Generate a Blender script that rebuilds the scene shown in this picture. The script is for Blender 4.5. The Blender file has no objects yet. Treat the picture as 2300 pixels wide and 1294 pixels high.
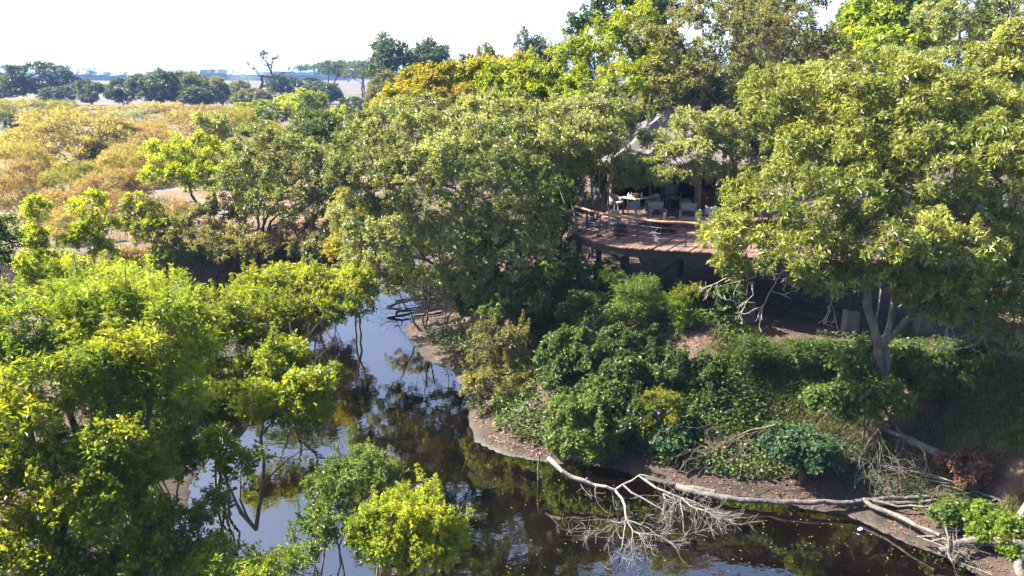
import bpy, bmesh, math, time
import numpy as np
from mathutils import Vector, Matrix
T_START = time.time()
R = math.radians
sc = bpy.context.scene
COL = sc.collection

# ------------------------------------------------------------------ camera, sky, sun, exposure
CAM_Z, PITCH, FPX, CX, CY = 12.0, R(15.0), 1805.0, 1150.0, 647.0
cam_d = bpy.data.cameras.new('camera'); cam = bpy.data.objects.new('camera', cam_d); COL.objects.link(cam)
cam.location = (0, 0, CAM_Z); cam.rotation_euler = (R(90) - PITCH, 0, 0)
cam_d.sensor_width = 36; cam_d.lens = 36 * FPX / 2300; cam_d.clip_start = 0.2; cam_d.clip_end = 40000
sc.camera = cam
SUN_EL, SUN_AZ = R(43), R(163)            # azimuth of the direction towards the sun, counter-clockwise from +X
to_sun = Vector((math.cos(SUN_EL) * math.cos(SUN_AZ), math.cos(SUN_EL) * math.sin(SUN_AZ), math.sin(SUN_EL)))
world = bpy.data.worlds.new('World'); sc.world = world; world.use_nodes = True
wn = world.node_tree; bg = wn.nodes['Background']
sky = wn.nodes.new('ShaderNodeTexSky'); sky.sky_type = 'NISHITA'; sky.sun_disc = False
sky.sun_elevation = SUN_EL; sky.sun_rotation = math.pi / 2 - SUN_AZ
sky.altitude = 1600; sky.air_density = 0.65; sky.dust_density = 8.0; sky.ozone_density = 1.0
wn.links.new(sky.outputs[0], bg.inputs[0]); bg.inputs[1].default_value = 0.09
sun_d = bpy.data.lights.new('sun', 'SUN'); sun_d.energy = 5.0; sun_d.angle = R(0.53); sun_d.color = (1.0, 0.93, 0.80)
sun = bpy.data.objects.new('sun', sun_d); COL.objects.link(sun)
sun.rotation_euler = (-to_sun).to_track_quat('-Z', 'Y').to_euler(); sun.location = (-60, 30, 60)
sc.view_settings.view_transform = 'Standard'; sc.view_settings.look = 'None'
sc.view_settings.gamma = 1.0; sc.view_settings.use_curve_mapping = False
sc.view_settings.exposure = 2.7
sc.render.engine = 'CYCLES'
cy = sc.cycles
cy.max_bounces = 7; cy.diffuse_bounces = 3; cy.glossy_bounces = 3; cy.transmission_bounces = 4
cy.transparent_max_bounces = 8; cy.volume_bounces = 0; cy.caustics_reflective = False; cy.caustics_refractive = False
cy.sample_clamp_indirect = 6.0
cy.use_denoising = True
try: cy.denoiser = 'OPENIMAGEDENOISE'
except Exception: pass

# ------------------------------------------------------------------ places: a picture point at a known distance or height
_c, _s = math.cos(PITCH), math.sin(PITCH)
def ray(px, py):
    u = (px - CX) / FPX; v = (CY - py) / FPX
    return np.array((u, _c + v * _s, -_s + v * _c))
def at(px, py, Y):
    d = ray(px, py); return d * (Y / d[1]) + np.array((0, 0, CAM_Z))
def onz(px, py, z):
    d = ray(px, py); return d * ((z - CAM_Z) / d[2]) + np.array((0, 0, CAM_Z))
def mpp(px, py, Y):                       # metres per photo pixel there
    return Y / ray(px, py)[1] / FPX

# ------------------------------------------------------------------ materials
MATS = {}
def nodes_of(name):
    m = bpy.data.materials.new(name); m.use_nodes = True
    nt = m.node_tree; p = nt.nodes['Principled BSDF']
    return m, nt, p
def add(nt, t, **kw):
    n = nt.nodes.new(t)
    for k, v in kw.items(): setattr(n, k, v)
    return n
def ramp(nt, stops):
    n = add(nt, 'ShaderNodeValToRGB'); e = n.color_ramp.elements
    while len(e) < len(stops): e.new(0.5)
    for i, (p, c) in enumerate(stops):
        e[i].position = p; e[i].color = (c[0], c[1], c[2], 1)
    return n
def mat(name, stops, rough=0.7, scale=8.0, bump=0.3, bscale=None, stretch=None, spec=0.3, metallic=0.0, rand=0.0):
    if name in MATS: return MATS[name]
    m, nt, p = nodes_of(name); L = nt.links.new
    tc = add(nt, 'ShaderNodeTexCoord'); mp = add(nt, 'ShaderNodeMapping')
    if stretch: mp.inputs['Scale'].default_value = stretch
    L(tc.outputs['Object'], mp.inputs['Vector'])
    nz = add(nt, 'ShaderNodeTexNoise'); nz.inputs['Scale'].default_value = scale; nz.inputs['Detail'].default_value = 6; nz.inputs['Roughness'].default_value = 0.65
    L(mp.outputs[0], nz.inputs['Vector'])
    if not isinstance(stops[0][0], (int, float)) or len(stops[0]) == 3:
        stops = [(0.3 + 0.4 * i / max(1, len(stops) - 1), c) for i, c in enumerate(stops)]
    rp = ramp(nt, stops); L(nz.outputs[0], rp.inputs[0])
    col = rp.outputs[0]
    if rand:
        oi = add(nt, 'ShaderNodeObjectInfo'); hs = add(nt, 'ShaderNodeHueSaturation')
        mr = add(nt, 'ShaderNodeMapRange'); mr.inputs[3].default_value = 1 - rand; mr.inputs[4].default_value = 1 + rand
        L(oi.outputs['Random'], mr.inputs[0]); L(mr.outputs[0], hs.inputs['Value']); L(col, hs.inputs['Color']); col = hs.outputs[0]
    L(col, p.inputs['Base Color'])
    p.inputs['Roughness'].default_value = rough; p.inputs['Specular IOR Level'].default_value = spec; p.inputs['Metallic'].default_value = metallic
    if bump:
        n2 = add(nt, 'ShaderNodeTexNoise'); n2.inputs['Scale'].default_value = bscale or scale * 3; n2.inputs['Detail'].default_value = 5
        L(mp.outputs[0], n2.inputs['Vector'])
        b = add(nt, 'ShaderNodeBump'); b.inputs['Strength'].default_value = bump; b.inputs['Distance'].default_value = 0.05
        L(n2.outputs[0], b.inputs['Height']); L(b.outputs[0], p.inputs['Normal'])
    MATS[name] = m; return m
def leaf_mat(name, c0, c1, c2, trans=0.42, rough=0.42, spec=0.5, tboost=1.25):
    """two-sided leaf: glossy skin, light through it; the tint of each leaf is its own attribute"""
    if name in MATS: return MATS[name]
    m, nt, p = nodes_of(name); L = nt.links.new
    a = add(nt, 'ShaderNodeAttribute'); a.attribute_name = 'tint'
    c0, c1, c2 = [tuple(min(.6, v * 1.2) for v in c) for c in (c0, c1, c2)]
    rp = ramp(nt, [(0.0, (c1[0] * 1.1, c1[1] * .72, c1[2] * 1.2)), (0.05, c0), (0.5, c1), (1.0, c2)]); L(a.outputs['Fac'], rp.inputs[0])
    L(rp.outputs[0], p.inputs['Base Color']); p.inputs['Roughness'].default_value = rough; p.inputs['Specular IOR Level'].default_value = spec
    trans = min(.58, trans + (.0 if name in ('leaf_lance_green', 'leaf_grey_green') else .08))
    tr = add(nt, 'ShaderNodeBsdfTranslucent')
    mx = add(nt, 'ShaderNodeMix'); mx.data_type = 'RGBA'; mx.blend_type = 'MULTIPLY'; mx.inputs[0].default_value = 1.0
    L(rp.outputs[0], mx.inputs[6]); mx.inputs[7].default_value = (1.45 * tboost, 1.3 * tboost, 0.55 * tboost, 1)
    L(mx.outputs[2], tr.inputs['Color'])
    ms = add(nt, 'ShaderNodeMixShader'); ms.inputs[0].default_value = trans
    L(p.outputs[0], ms.inputs[1]); L(tr.outputs[0], ms.inputs[2])
    L(ms.outputs[0], nt.nodes['Material Output'].inputs['Surface'])
    MATS[name] = m; return m

LM = {
 'right':  leaf_mat('leaf_lance_green', (.035,.06,.016), (.135,.16,.03), (.34,.335,.085), .36, .36, .5),
 'grey':   leaf_mat('leaf_grey_green', (.04,.06,.024), (.128,.155,.048), (.31,.32,.12), .36, .36, .5),
 'yellow': leaf_mat('leaf_yellow_green', (.05,.085,.010), (.13,.17,.014), (.26,.25,.016), .46, .42, .4),
 'lime':   leaf_mat('leaf_lime', (.055,.10,.010), (.13,.18,.016), (.24,.25,.02), .48, .42, .4),
 'willow': leaf_mat('leaf_willow', (.04,.08,.012), (.11,.16,.018), (.25,.26,.022), .45, .40, .45),
 'orange': leaf_mat('leaf_orange', (.08,.10,.010), (.16,.16,.014), (.27,.19,.02), .44, .45, .4),
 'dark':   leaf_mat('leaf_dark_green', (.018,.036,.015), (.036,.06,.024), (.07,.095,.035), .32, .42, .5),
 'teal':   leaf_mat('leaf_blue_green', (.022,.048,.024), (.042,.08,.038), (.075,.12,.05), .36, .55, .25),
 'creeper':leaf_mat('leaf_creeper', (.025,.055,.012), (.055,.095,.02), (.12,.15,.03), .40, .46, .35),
 'olive':  leaf_mat('leaf_olive', (.05,.06,.022), (.095,.105,.035), (.17,.16,.05), .36, .45, .45),
 'gold':   leaf_mat('leaf_golden', (.098,.086,.036), (.165,.145,.062), (.245,.212,.095), .42, .6, .25),
 'goldgreen': leaf_mat('leaf_golden_green', (.07,.08,.02), (.13,.135,.035), (.2,.19,.055), .42, .6, .25),
 'tan':    leaf_mat('leaf_tan', (.10,.078,.045), (.168,.133,.077), (.24,.192,.112), .36, .65, .2),
 'silver': leaf_mat('leaf_silver', (.10,.11,.07), (.18,.19,.13), (.28,.29,.2), .32, .5, .4),
 'red':    leaf_mat('leaf_dry_red', (.06,.032,.022), (.10,.055,.038), (.16,.09,.06), .3, .6, .3),
 'grass':  leaf_mat('grass_blade', (.035,.055,.014), (.075,.09,.025), (.18,.15,.06), .36, .5, .35),
 'straw':  leaf_mat('straw_blade', (.09,.068,.03), (.15,.115,.052), (.22,.17,.08), .36, .6, .25),
 'litter': leaf_mat('leaf_litter', (.07,.04,.026), (.14,.085,.056), (.26,.175,.125), .15, .6, .3),
 'float':  leaf_mat('leaf_fallen_yellow', (.10,.065,.012), (.20,.14,.02), (.30,.22,.04), .2, .5, .4),
}
BARK  = mat('bark_dark', [(.035,.028,.022), (.085,.07,.055)], .85, 5, .6, 14, (1, 1, .35))
BARKG = mat('bark_grey', [(.035,.031,.026), (.085,.075,.062), (.16,.145,.122)], .8, 6, .6, 16, (1, 1, .4))
BARKP = mat('bark_pale', [(.17,.15,.125), (.34,.305,.26)], .8, 6, .5, 16, (1, 1, .4))
DRIFT = mat('driftwood', [(.04,.034,.029), (.085,.075,.066), (.14,.127,.113)], .8, 5, .6, 12)
TWIG  = mat('twig_brown', [(.06,.045,.03), (.13,.10,.07)], .85, 6, .3)

# ------------------------------------------------------------------ objects
def prop(o, label=None, cat=None, group=None, kind=None):
    if label: o['label'] = label
    if cat: o['category'] = cat
    if group: o['group'] = group
    if kind: o['kind'] = kind
    return o
def thing(name, label, cat, loc=(0, 0, 0), rz=0.0, group=None):
    o = bpy.data.objects.new(name, None); COL.objects.link(o); o.empty_display_size = 0.2
    o.location = [float(v) for v in loc]; o.rotation_euler = (0, 0, rz)
    return prop(o, label, cat, group)
def link(name, me, parent=None, m=None):
    o = bpy.data.objects.new(name, me); COL.objects.link(o)
    if m is not None and not me.materials: me.materials.append(m)
    if parent: o.parent = parent
    return o
def np_mesh(name, V, F, mats=None, tint=None, smooth=False, tris=False):
    """V (n,3), F (m,4) or (m,3) index arrays -> mesh"""
    me = bpy.data.meshes.new(name)
    V = np.ascontiguousarray(V, dtype=np.float32); F = np.ascontiguousarray(F, dtype=np.int32); k = F.shape[1]
    me.vertices.add(len(V)); me.vertices.foreach_set('co', V.ravel())
    me.loops.add(F.size); me.loops.foreach_set('vertex_index', F.ravel())
    me.polygons.add(len(F)); me.polygons.foreach_set('loop_start', np.arange(0, F.size, k, dtype=np.int32))
    me.polygons.foreach_set('use_smooth', np.full(len(F), smooth, dtype=bool))
    if tint is not None:
        a = me.attributes.new('tint', 'FLOAT', 'FACE'); a.data.foreach_set('value', np.ascontiguousarray(tint, dtype=np.float32))
    me.update(calc_edges=True)
    for m in (mats or []): me.materials.append(m)
    return me
class MB:
    """collects quads for one part"""
    def __init__(s): s.v = []; s.f = []; s.n = 0
    def raw(s, V, F):
        V = np.asarray(V, float); s.v.append(V); s.f += [tuple(int(i) + s.n for i in f) for f in F]; s.n += len(V); return s
    def box(s, c, size, M=None, taper=1.0):
        hx, hy, hz = size[0] / 2, size[1] / 2, size[2] / 2
        V = np.array([(x * (taper if z > 0 else 1), y * (taper if z > 0 else 1), z) for z in (-hz, hz) for x, y in ((-hx, -hy), (hx, -hy), (hx, hy), (-hx, hy))])
        if M is not None: V = V @ np.array(M).T
        return s.raw(V + np.array(c), [(3, 2, 1, 0), (4, 5, 6, 7), (0, 1, 5, 4), (1, 2, 6, 5), (2, 3, 7, 6), (3, 0, 4, 7)])
    def beam(s, a, b, w, h, up=(0, 0, 1)):
        a = np.array(a, float); b = np.array(b, float); d = b - a; l = np.linalg.norm(d); d /= l
        sd = np.cross(d, up); sd /= np.linalg.norm(sd) + 1e-9; u = np.cross(sd, d)
        M = np.stack([sd, d, u], 1)
        return s.box((a + b) / 2, (w, l, h), M)
    def tube(s, pts, rad, k=8, caps=True):
        P = np.array(pts, float); n = len(P); rad = np.broadcast_to(np.array(rad, float), (n,))
        T = np.gradient(P, axis=0); T /= np.linalg.norm(T, axis=1)[:, None] + 1e-9
        ref = np.array((0, 0, 1.0)) if abs(T[0][2]) < .9 else np.array((1.0, 0, 0))
        V = []
        for i in range(n):
            a = np.cross(T[i], ref); a /= np.linalg.norm(a) + 1e-9; b = np.cross(T[i], a)
            ref = -np.cross(T[i], a) if False else ref
            for j in range(k):
                t = 2 * math.pi * j / k; V.append(P[i] + rad[i] * (math.cos(t) * a + math.sin(t) * b))
        F = [(i * k + j, i * k + (j + 1) % k, (i + 1) * k + (j + 1) % k, (i + 1) * k + j) for i in range(n - 1) for j in range(k)]
        if caps: F += [tuple(range(k))[::-1], tuple((n - 1) * k + j for j in range(k))]
        return s.raw(V, F)
    def lathe(s, c, prof, k=20):
        V = [(c[0] + r * math.cos(2 * math.pi * j / k), c[1] + r * math.sin(2 * math.pi * j / k), c[2] + z) for r, z in prof for j in range(k)]
        n = len(prof)
        F = [(i * k + j, i * k + (j + 1) % k, (i + 1) * k + (j + 1) % k, (i + 1) * k + j) for i in range(n - 1) for j in range(k)]
        F += [tuple(range(k))[::-1], tuple((n - 1) * k + j for j in range(k))]
        return s.raw(V, F)
    def mesh(s, name, m, smooth=False):
        me = bpy.data.meshes.new(name); me.from_pydata(np.concatenate(s.v).tolist(), [], s.f); me.update()
        if smooth: me.polygons.foreach_set('use_smooth', np.full(len(me.polygons), True))
        me.materials.append(m); return me
    def build(s, name, m, parent=None, smooth=False):
        return link(name, s.mesh(name, m, smooth), parent)
def copy_tree(o, parent=None):
    c = o.copy(); COL.objects.link(c); c.parent = parent
    for ch in list(o.children): copy_tree(ch, c)
    return c

# ------------------------------------------------------------------ the river and the ground
# bank points: x, y, width of the flat shore, its rise, width of the slope, height of the top
BANK = [
 (-6.8,60,.6,.2,2.0,2.6), (-6.2,50,1,.2,2.5,2.8), (-5.6,44,1.5,.25,3,3.2), (-5.3,41,2.2,.3,3,3.3), (-5.0,38.5,2.8,.35,3,3.4), (-5.1,37,3.0,.4,3,3.5),
 (-4.46,33.8,2.7,.4,3,3.6), (-3.43,32.4,2.0,.35,3,3.6), (-2.3,31.4,1.0,.3,3.2,3.6), (-1.9,29.2,.9,.25,3.5,3.7), (-1.7,26.7,1.1,.25,4,3.7),
 (-1.13,24.9,.9,.22,4,3.7), (-.3,23.9,.6,.2,4.2,3.7), (.85,23.3,.3,.1,4.3,3.7), (3.45,22.6,.3,.1,4.6,3.65), (6.4,21.2,.7,.25,4.6,3.6),
 (9.3,20.0,1.0,.3,4.2,3.5), (10.6,18.85,1.1,.3,4.4,3.4), (11.5,17.3,.9,.3,4.8,3.4), (12.5,14,.6,.2,5,3.4), (13,8,.6,.2,5,3.4), (13,-30,.6,.2,5,3.4),
 (-40,-30,.6,.2,5,2.0), (1.0,-20,.6,.2,5,1.6), (1.5,8,.6,.2,3,1.2), (.5,12.2,.8,.2,3,1.0), (-1,13.9,.8,.2,3,.9), (-4,14.8,.8,.2,3,.9), (-7,15.8,.8,.2,3,1.0),
 (-9,18,.8,.2,3,1.3), (-9.6,22,.8,.2,3,1.5), (-9.3,27,.8,.2,3,1.6), (-9.6,31,.8,.2,3,1.6), (-12,35,.8,.2,3,1.6), (-16,37,.8,.2,3,1.6), (-24,38,.8,.2,3,1.7), (-44,39,.8,.2,3,2.0),
 (-44,43,.3,.1,1.0,2.4), (-24,42,.3,.1,1.0,2.4), (-16,41,.35,.12,1.0,2.4), (-12,41.3,.35,.12,1.0,2.4), (-9.6,43.5,.35,.12,1.1,2.5), (-9.2,50,.3,.1,1.2,2.5), (-9.5,60,.3,.1,1.5,2.5)]
BANK = [b for b in BANK if b[:2] != (-40, -30)]
def _dense():
    P = np.array(BANK); out = []
    n = len(P)
    for i in range(n):
        a, b = P[i], P[(i + 1) % n]; l = np.hypot(*(b[:2] - a[:2])); k = max(1, int(l / 0.8))
        for j in range(k): out.append(a + (b - a) * j / k)
    return np.array(out)
BD = _dense()
def _wander():
    P = BD[:, :2].copy(); k = np.arange(len(P)); T = np.roll(P, -1, 0) - np.roll(P, 1, 0); T /= np.linalg.norm(T, axis=1)[:, None] + 1e-9; N = np.stack([-T[:, 1], T[:, 0]], 1)
    off = .16 * np.sin(k * .9) + .12 * np.sin(k * 2.3 + 1) + .08 * np.sin(k * 3.9 + 2); out = P + N * off[:, None]
    return out
BP = _wander()
def hash_noise(x, y, s, seed=0):
    x = x / s; y = y / s; xi = np.floor(x); yi = np.floor(y); fx = x - xi; fy = y - yi
    def h(a, b):
        v = np.sin(a * 127.1 + b * 311.7 + seed * 17.3) * 43758.5453; return v - np.floor(v)
    fx = fx * fx * (3 - 2 * fx); fy = fy * fy * (3 - 2 * fy)
    return (h(xi, yi) * (1 - fx) + h(xi + 1, yi) * fx) * (1 - fy) + (h(xi, yi + 1) * (1 - fx) + h(xi + 1, yi + 1) * fx) * fy
def inside(x, y):
    c = np.zeros(x.shape, bool); n = len(BP)
    for i in range(n):
        (x1, y1), (x2, y2) = BP[i], BP[(i + 1) % n]
        if y1 == y2: continue
        k = ((y1 > y) != (y2 > y)) & (x < (x2 - x1) * (y - y1) / (y2 - y1) + x1); c ^= k
    return c
def edge_distance(x, y):
    best = np.full(x.shape, 1e9); n = len(BP)
    for i in range(n):
        a, b = BP[i], BP[(i + 1) % n]; e = b - a; t = np.clip(((x - a[0]) * e[0] + (y - a[1]) * e[1]) / (e @ e), 0, 1)
        best = np.minimum(best, np.hypot(x - a[0] - t * e[0], y - a[1] - t * e[1]))
    return best
def ground_z(x, y):
    x = np.atleast_1d(np.asarray(x, float)); y = np.atleast_1d(np.asarray(y, float)); out = np.empty(x.shape)
    for s in range(0, len(x), 6000):
        X, Y = x[s:s + 6000], y[s:s + 6000]
        D2 = (X[:, None] - BD[None, :, 0]) ** 2 + (Y[:, None] - BD[None, :, 1]) ** 2
        d = edge_distance(X, Y); w = 1 / (D2 + .05) ** 2.0; w /= w.sum(1)[:, None]
        wg, gh, sw, top = [w @ BD[:, k] for k in (2, 3, 4, 5)]
        ins = inside(X, Y)
        nz = hash_noise(X, Y, 3.1, 1) * .5 + hash_noise(X, Y, 1.1, 2) * .3 + hash_noise(X, Y, .45, 3) * .2 - .5
        t = np.clip((d - wg) / sw, 0, 1); t = t * t * (3 - 2 * t) * .6 + t * .4
        far = np.clip((d - 8) / 40, 0, 1)
        top = top * (1 - far) + 2.6 * far
        z = gh * np.clip(d / wg, 0, 1) + (top - gh) * t + nz * .5 * np.clip(d / 2.5, 0, 1) * np.clip(1 - d / 400, .0, 1)
        zin = -np.clip(d * np.where(wg > 1.4, .3, .8), 0, 1.2)
        out[s:s + 6000] = np.where(ins, zin + .0, np.maximum(z, .03 * np.clip(d, 0, 1)))
    return out
def gz(x, y): return float(ground_z(x, y)[0])
def axis(fine0, fine1, step, lo, hi, g=1.22):
    a = list(np.arange(fine0, fine1 + 1e-6, step)); s = step; v = fine0; left = []
    while v > lo: s *= g; v -= s; left.append(v)
    s = step; v = a[-1]; right = []
    while v < hi: s *= g; v += s; right.append(v)
    return np.array(left[::-1] + a + right)
gx = axis(-15, 16, .25, -8000, 8000, 1.13); gy = axis(10, 46, .25, -60, 11000, 1.13)
GX, GY = np.meshgrid(gx, gy); gzv = ground_z(GX.ravel(), GY.ravel())
nx, ny = len(gx), len(gy); ii = (np.arange(ny - 1)[:, None] * nx + np.arange(nx - 1)[None]).ravel()
GF = np.stack([ii, ii + 1, ii + nx + 1, ii + nx], 1)
def ground_material():
    m, nt, p = nodes_of('earth_and_dry_grass'); L = nt.links.new
    g = add(nt, 'ShaderNodeNewGeometry'); sx = add(nt, 'ShaderNodeSeparateXYZ'); L(g.outputs['Position'], sx.inputs[0])
    def noise(sc_, det=6, ro=.65):
        n = add(nt, 'ShaderNodeTexNoise'); n.inputs['Scale'].default_value = sc_; n.inputs['Detail'].default_value = det; n.inputs['Roughness'].default_value = ro
        L(g.outputs['Position'], n.inputs['Vector']); return n.outputs[0]
    def mix(f, a, b):
        x = add(nt, 'ShaderNodeMix'); x.data_type = 'RGBA'
        if isinstance(f, float): x.inputs[0].default_value = f
        else: L(f, x.inputs[0])
        L(a, x.inputs[6]); L(b, x.inputs[7]); return x.outputs[2]
    def rng(v, a, b):
        x = add(nt, 'ShaderNodeMapRange'); x.interpolation_type = 'SMOOTHSTEP'; x.inputs[1].default_value = a; x.inputs[2].default_value = b; L(v, x.inputs[0]); return x.outputs[0]
    soil = ramp(nt, [(.3, (.025,.017,.013)), (.5, (.045,.03,.022)), (.7, (.075,.052,.04))]); L(noise(2.2), soil.inputs[0])
    litter = ramp(nt, [(.35, (.03,.019,.014)), (.5, (.06,.038,.028)), (.66, (.13,.085,.065))]); L(noise(16, 4, .8), litter.inputs[0])
    mud = ramp(nt, [(.35, (.014,.010,.0075)), (.65, (.042,.032,.025))]); L(noise(3.5), mud.inputs[0])
    sand = ramp(nt, [(.3, (.05,.036,.025)), (.5, (.085,.062,.044)), (.7, (.13,.098,.074))]); L(noise(.35), sand.inputs[0])
    plain = ramp(nt, [(.3, (.042,.034,.026)), (.5, (.06,.049,.038)), (.7, (.08,.067,.053))]); L(noise(.02, 8), plain.inputs[0])
    near = mix(rng(noise(1.1), .42, .6), soil.outputs[0], litter.outputs[0])
    h = sx.outputs[2]
    near = mix(rng(h, .5, .1), near, mud.outputs[0])
    ma = add(nt, 'ShaderNodeMath'); ma.operation = 'MULTIPLY'; L(rng(sx.outputs[1], 42, 48), ma.inputs[0]); L(rng(sx.outputs[0], -6, -11), ma.inputs[1])
    near = mix(ma.outputs[0], near, sand.outputs[0])
    allc = mix(rng(sx.outputs[1], 90, 160), near, plain.outputs[0])
    wet = mix(rng(h, .07, .0), allc, mud.outputs[0]); L(wet, p.inputs['Base Color'])
    rr = add(nt, 'ShaderNodeMapRange'); rr.inputs[1].default_value = 0.0; rr.inputs[2].default_value = .1; rr.inputs[3].default_value = .35; rr.inputs[4].default_value = .92
    L(h, rr.inputs[0]); L(rr.outputs[0], p.inputs['Roughness']); p.inputs['Specular IOR Level'].default_value = .3
    b = add(nt, 'ShaderNodeBump'); b.inputs['Strength'].default_value = .7; b.inputs['Distance'].default_value = .06; L(noise(9, 8, .7), b.inputs['Height']); L(b.outputs[0], p.inputs['Normal'])
    return m
ground = link('ground', np_mesh('ground', np.stack([GX.ravel(), GY.ravel(), gzv], 1), GF, [ground_material()], smooth=True)); prop(ground, kind='structure')

# water: one level sheet; how murky it looks follows how deep it is
wx = np.arange(-46, 14.1, .5); wy = np.arange(-12, 62, .5); WX, WY = np.meshgrid(wx, wy); wd = -ground_z(WX.ravel(), WY.ravel())
nwx, nwy = len(wx), len(wy); jj = (np.arange(nwy - 1)[:, None] * nwx + np.arange(nwx - 1)[None]).ravel()
WF = np.stack([jj, jj + 1, jj + nwx + 1, jj + nwx], 1); keep = wd[WF].max(1) > -.25; WF = WF[keep]
water_me = np_mesh('river_water', np.stack([WX.ravel(), WY.ravel(), np.zeros(WX.size)], 1), WF, smooth=True)
a_ = water_me.attributes.new('depth', 'FLOAT', 'POINT'); a_.data.foreach_set('value', np.ascontiguousarray(np.clip(wd, 0, 2), dtype=np.float32))
def water_material():
    m = bpy.data.materials.new('river_water'); m.use_nodes = True; nt = m.node_tree; nt.nodes.clear(); L = nt.links.new
    out = add(nt, 'ShaderNodeOutputMaterial'); at_ = add(nt, 'ShaderNodeAttribute'); at_.attribute_name = 'depth'
    ex = add(nt, 'ShaderNodeMapRange'); ex.inputs[1].default_value = 0.0; ex.inputs[2].default_value = .24; ex.inputs[3].default_value = .06; ex.inputs[4].default_value = 1.0; L(at_.outputs['Fac'], ex.inputs[0])
    tr = add(nt, 'ShaderNodeBsdfTransparent'); tr.inputs[0].default_value = (.62, .36, .10, 1)
    geo = add(nt, 'ShaderNodeNewGeometry'); n0 = add(nt, 'ShaderNodeTexNoise'); n0.inputs['Scale'].default_value = .5; n0.inputs['Detail'].default_value = 3; L(geo.outputs['Position'], n0.inputs['Vector'])
    rp = ramp(nt, [(.35, (.0012,.0008,.0005)), (.65, (.0045,.0026,.0012))]); L(n0.outputs[0], rp.inputs[0])
    df = add(nt, 'ShaderNodeBsdfDiffuse'); L(rp.outputs[0], df.inputs[0])
    body = add(nt, 'ShaderNodeMixShader'); L(ex.outputs[0], body.inputs[0]); L(tr.outputs[0], body.inputs[1]); L(df.outputs[0], body.inputs[2])
    n1 = add(nt, 'ShaderNodeTexNoise'); n1.inputs['Scale'].default_value = 2.2; n1.inputs['Detail'].default_value = 3; L(geo.outputs['Position'], n1.inputs['Vector'])
    bm = add(nt, 'ShaderNodeBump'); bm.inputs['Strength'].default_value = .09; bm.inputs['Distance'].default_value = .05; L(n1.outputs[0], bm.inputs['Height'])
    gl = add(nt, 'ShaderNodeBsdfGlossy'); gl.inputs['Roughness'].default_value = .02; L(bm.outputs[0], gl.inputs['Normal'])
    fr = add(nt, 'ShaderNodeFresnel'); fr.inputs['IOR'].default_value = 3.2; L(bm.outputs[0], fr.inputs['Normal'])
    ms = add(nt, 'ShaderNodeMixShader'); L(fr.outputs[0], ms.inputs[0]); L(body.outputs[0], ms.inputs[1]); L(gl.outputs[0], ms.inputs[2]); L(ms.outputs[0], out.inputs['Surface'])
    return m
water_me.materials.append(water_material()); water = link('river_water', water_me); prop(water, kind='structure')

# ------------------------------------------------------------------ foliage
def leaf_quads(base, d, nrm, L, W, fold=.25, belly=.45):
    """(n) leaves -> (n,4,3) kites folded on the midrib"""
    d = d / (np.linalg.norm(d, axis=1)[:, None] + 1e-9)
    s = np.cross(d, nrm); s /= np.linalg.norm(s, axis=1)[:, None] + 1e-9; n = np.cross(s, d)
    L = L[:, None]; W = W[:, None]; mid = base + d * L * belly + n * W * fold
    tip = base + d * L - n * L * .10
    return np.stack([base, mid + s * W * .5, tip, mid - s * W * .5], 1)
def clump_template(rng, sp):
    """leafy tuft growing along +Z from the origin; leaves sit along its twigs"""
    r = sp['r']; B = []; D = []; N = []; LL = []
    for i in range(sp['twigs']):
        ph = rng.uniform(0, 2 * math.pi); el = rng.uniform(sp.get('el0', -.25), 1.0)
        td = np.array((math.cos(ph) * math.sqrt(max(0, 1 - el * el)), math.sin(ph) * math.sqrt(max(0, 1 - el * el)), el)); td /= np.linalg.norm(td)
        tl = r * rng.uniform(.55, 1.1)
        for j in range(sp['per']):
            f = .25 + .75 * (j + rng.uniform(0, .8)) / sp['per']; b = td * tl * f + rng.normal(0, .05 * r, 3); b[2] -= sp.get('sag', .12) * r * f * f
            rad = rng.normal(0, 1, 3); rad -= td * rad.dot(td); rad /= np.linalg.norm(rad) + 1e-9
            out = sp.get('fwd', .8); dd = td * out + rad * 1.0 + np.array((0, 0, -sp.get('droop', .25)))
            nn = np.array((0, 0, 1.0)) * sp.get('flat', 1.25) + rng.normal(0, .55, 3)
            B.append(b); D.append(dd); N.append(nn); LL.append(rng.uniform(.5, 1.35))
    B, D, N, LL = map(np.array, (B, D, N, LL))
    return leaf_quads(B, D, N, LL * sp['L'], LL * sp['W'], sp.get('fold', .25)), rng.random(len(B))
SP = {
 'lance':  dict(L=.160, W=.045, r=.31, twigs=9, per=8, droop=.25, fwd=.55),
 'willow': dict(L=.15, W=.034, r=.38, twigs=9, per=8, droop=.45, fwd=.9, sag=.3),
 'small':  dict(L=.112, W=.055, r=.33, twigs=10, per=8, droop=.1, fwd=.45),
 'oval':   dict(L=.112, W=.055, r=.31, twigs=8, per=8, droop=.1, fwd=.6),
 'broad':  dict(L=.13, W=.10, r=.36, twigs=7, per=6, droop=.35, fwd=.5, flat=1.6),
 'mid':    dict(L=.21, W=.10, r=.48, twigs=10, per=6, droop=.1, fwd=.7),
 'far':    dict(L=.36, W=.19, r=.78, twigs=10, per=6, droop=.1, fwd=.6),
 'fine':   dict(L=.20, W=.055, r=.75, twigs=12, per=7, droop=-.1, fwd=1.3, el0=0.0),
 'feather':dict(L=.13, W=.035, r=.48, twigs=7, per=11, droop=.3, fwd=.7, sag=.5),
 'vine':   dict(L=.12, W=.085, r=.29, twigs=8, per=7, droop=.5, fwd=.5, sag=.4),
 'pad':    dict(L=.45, W=.16, r=1.1, twigs=12, per=6, droop=0, fwd=.8, el0=-.05, sag=.0, flat=1.4),
}
_TPL = {}
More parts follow.
